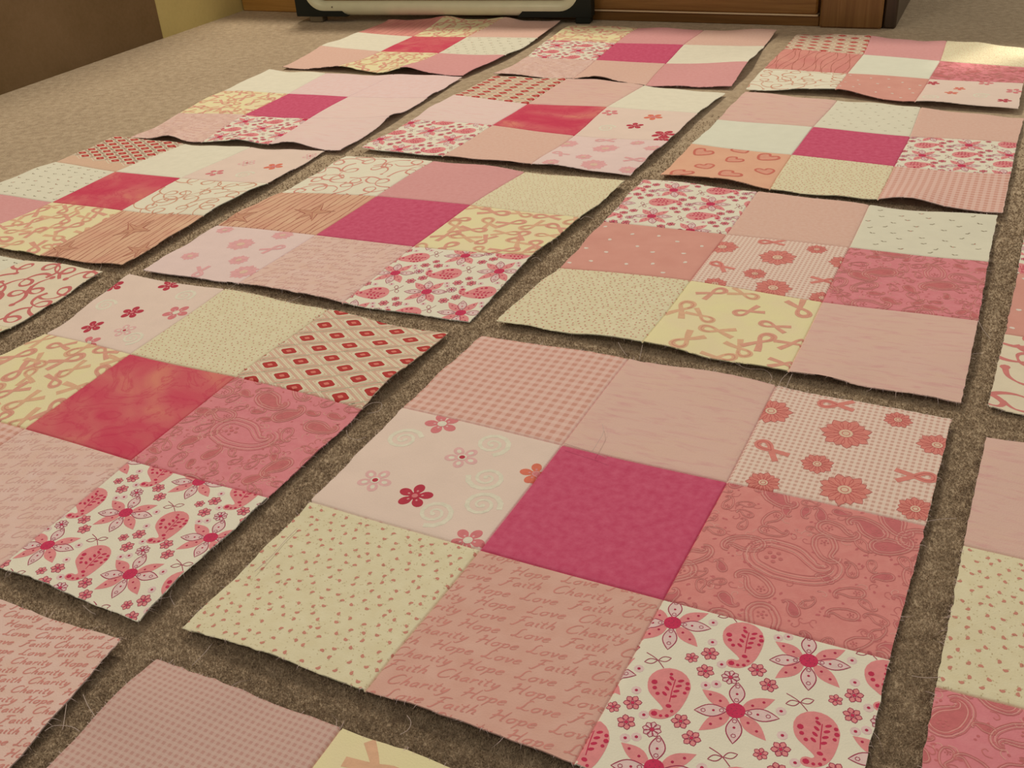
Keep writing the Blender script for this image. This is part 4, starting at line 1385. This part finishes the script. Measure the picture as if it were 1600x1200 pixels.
for k, w in enumerate((0.5, 0.503)):
    d = MB().box(x, 0.012, 0.0192, x + w, 0.034, 0.39, 0.003).obj('door', WOOD, cab)
    MB().tube([(x + (w - 0.03 if k == 0 else 0.03), 0.014, 0.365), (x + (w - 0.03 if k == 0 else 0.03), -0.006, 0.365)], [0.006, 0.011], 10).obj('door_knob', EDGE, d)
    x += w + 0.003
MB().box(1.190, 0.004, 0.0, 1.290, 0.034, 0.40, 0.003).obj('right_stile', WOODV, cab)
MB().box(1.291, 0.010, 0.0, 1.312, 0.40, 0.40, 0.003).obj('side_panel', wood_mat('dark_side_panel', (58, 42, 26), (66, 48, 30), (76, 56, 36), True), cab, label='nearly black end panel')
MB().box(-0.002, -0.004, 0.40, 1.318, 0.43, 0.425, 0.004).obj('cabinet_top', WOOD, cab)


# ------------------------------------------------------------------ white frame with black corner guards, on two feet
def plain(name, rgb, rough, spec=0.5):
    t = NT(name)
    n = t.noise(t.obj(), 40.0, 2.0)
    a = alb(rgb)
    t.color(t.ramp(n, [(0.3, tuple(v * 0.94 for v in a[:3]) + (1,)), (0.7, a)]))
    t.b.inputs['Roughness'].default_value = rough
    t.b.inputs['Specular IOR Level'].default_value = spec
    return t.m


WHITE = plain('white_plastic', (232, 226, 170), 0.25)
BLACK = plain('black_rubber', (30, 34, 26), 0.55, 0.3)
GREY = plain('grey_foot', (120, 104, 74), 0.6, 0.3)
fA = math.radians(-20.2)
fr = empty('white_frame', (-0.367, 2.162, 0.0), fA, label='upright white plastic frame with black corner guards standing before the wooden cabinet', category='frame')
Wf, Hf, zb = 0.598, 0.33, 0.0115
rad = 0.034
cx0, cx1, cz0, cz1 = 0.026, Wf - 0.026, zb + 0.014, zb + Hf - 0.014
path = []
for (cx, cz, a0) in ((cx1 - rad, cz0 + rad, -90), (cx1 - rad, cz1 - rad, 0), (cx0 + rad, cz1 - rad, 90), (cx0 + rad, cz0 + rad, 180)):
    for k in range(9):
        a = math.radians(a0 + k * 90 / 8)
        path.append((cx + rad * math.cos(a), 0.0, cz + rad * math.sin(a)))
MB().tube(path, 0.0135, 14, closed=True).obj('rim', WHITE, fr, smooth=True)
MB().box(cx0 + 0.006, 0.003, cz0 + 0.006, cx1 - 0.006, 0.009, cz1 - 0.006, 0.001).obj('back_panel', wood_mat('brown_panel', (120, 78, 34), (136, 92, 44), (150, 104, 54)), fr, label='brown panel inside the rim')
MB().tube([(0.080, -0.0128, cz0 + 0.004), (0.080, -0.0150, cz0 + 0.004)], 0.0013, 8).obj('screw', GREY, fr)
for sx, sz in ((0, 0), (1, 0), (0, 1), (1, 1)):
    X = lambda a: a if sx == 0 else Wf - a
    Z = lambda b: zb + b if sz == 0 else zb + Hf - b
    # L shaped guard: outer corner square, inner side follows the round rim
    arm = 0.098 if sx == 0 else 0.128
    poly = [(0.0, 0.0), (arm + 0.012, 0.0), (arm, 0.013), (0.060, 0.0135), (0.046, 0.017), (0.034, 0.026), (0.027, 0.038), (0.025, 0.058), (0.025, 0.110), (0.0, 0.122)]
    poly = [(X(a), Z(b)) for a, b in poly]
    if (sx + sz) % 2:
        poly = poly[::-1]
    MB().prism(poly, -0.0130, 0.0130).obj('corner_guard', BLACK, fr)
MB().box(0.026, -0.012, 0.0, 0.054, 0.012, zb + 0.001, 0.0015).obj('foot', GREY, fr)
MB().box(Wf - 0.030, -0.012, 0.0, Wf - 0.003, 0.012, zb + 0.001, 0.0015).obj('foot', BLACK, fr)

# ------------------------------------------------------------------ the quilt blocks
for k in SPEC:
    make_block(k, None, SPEC[k][0])
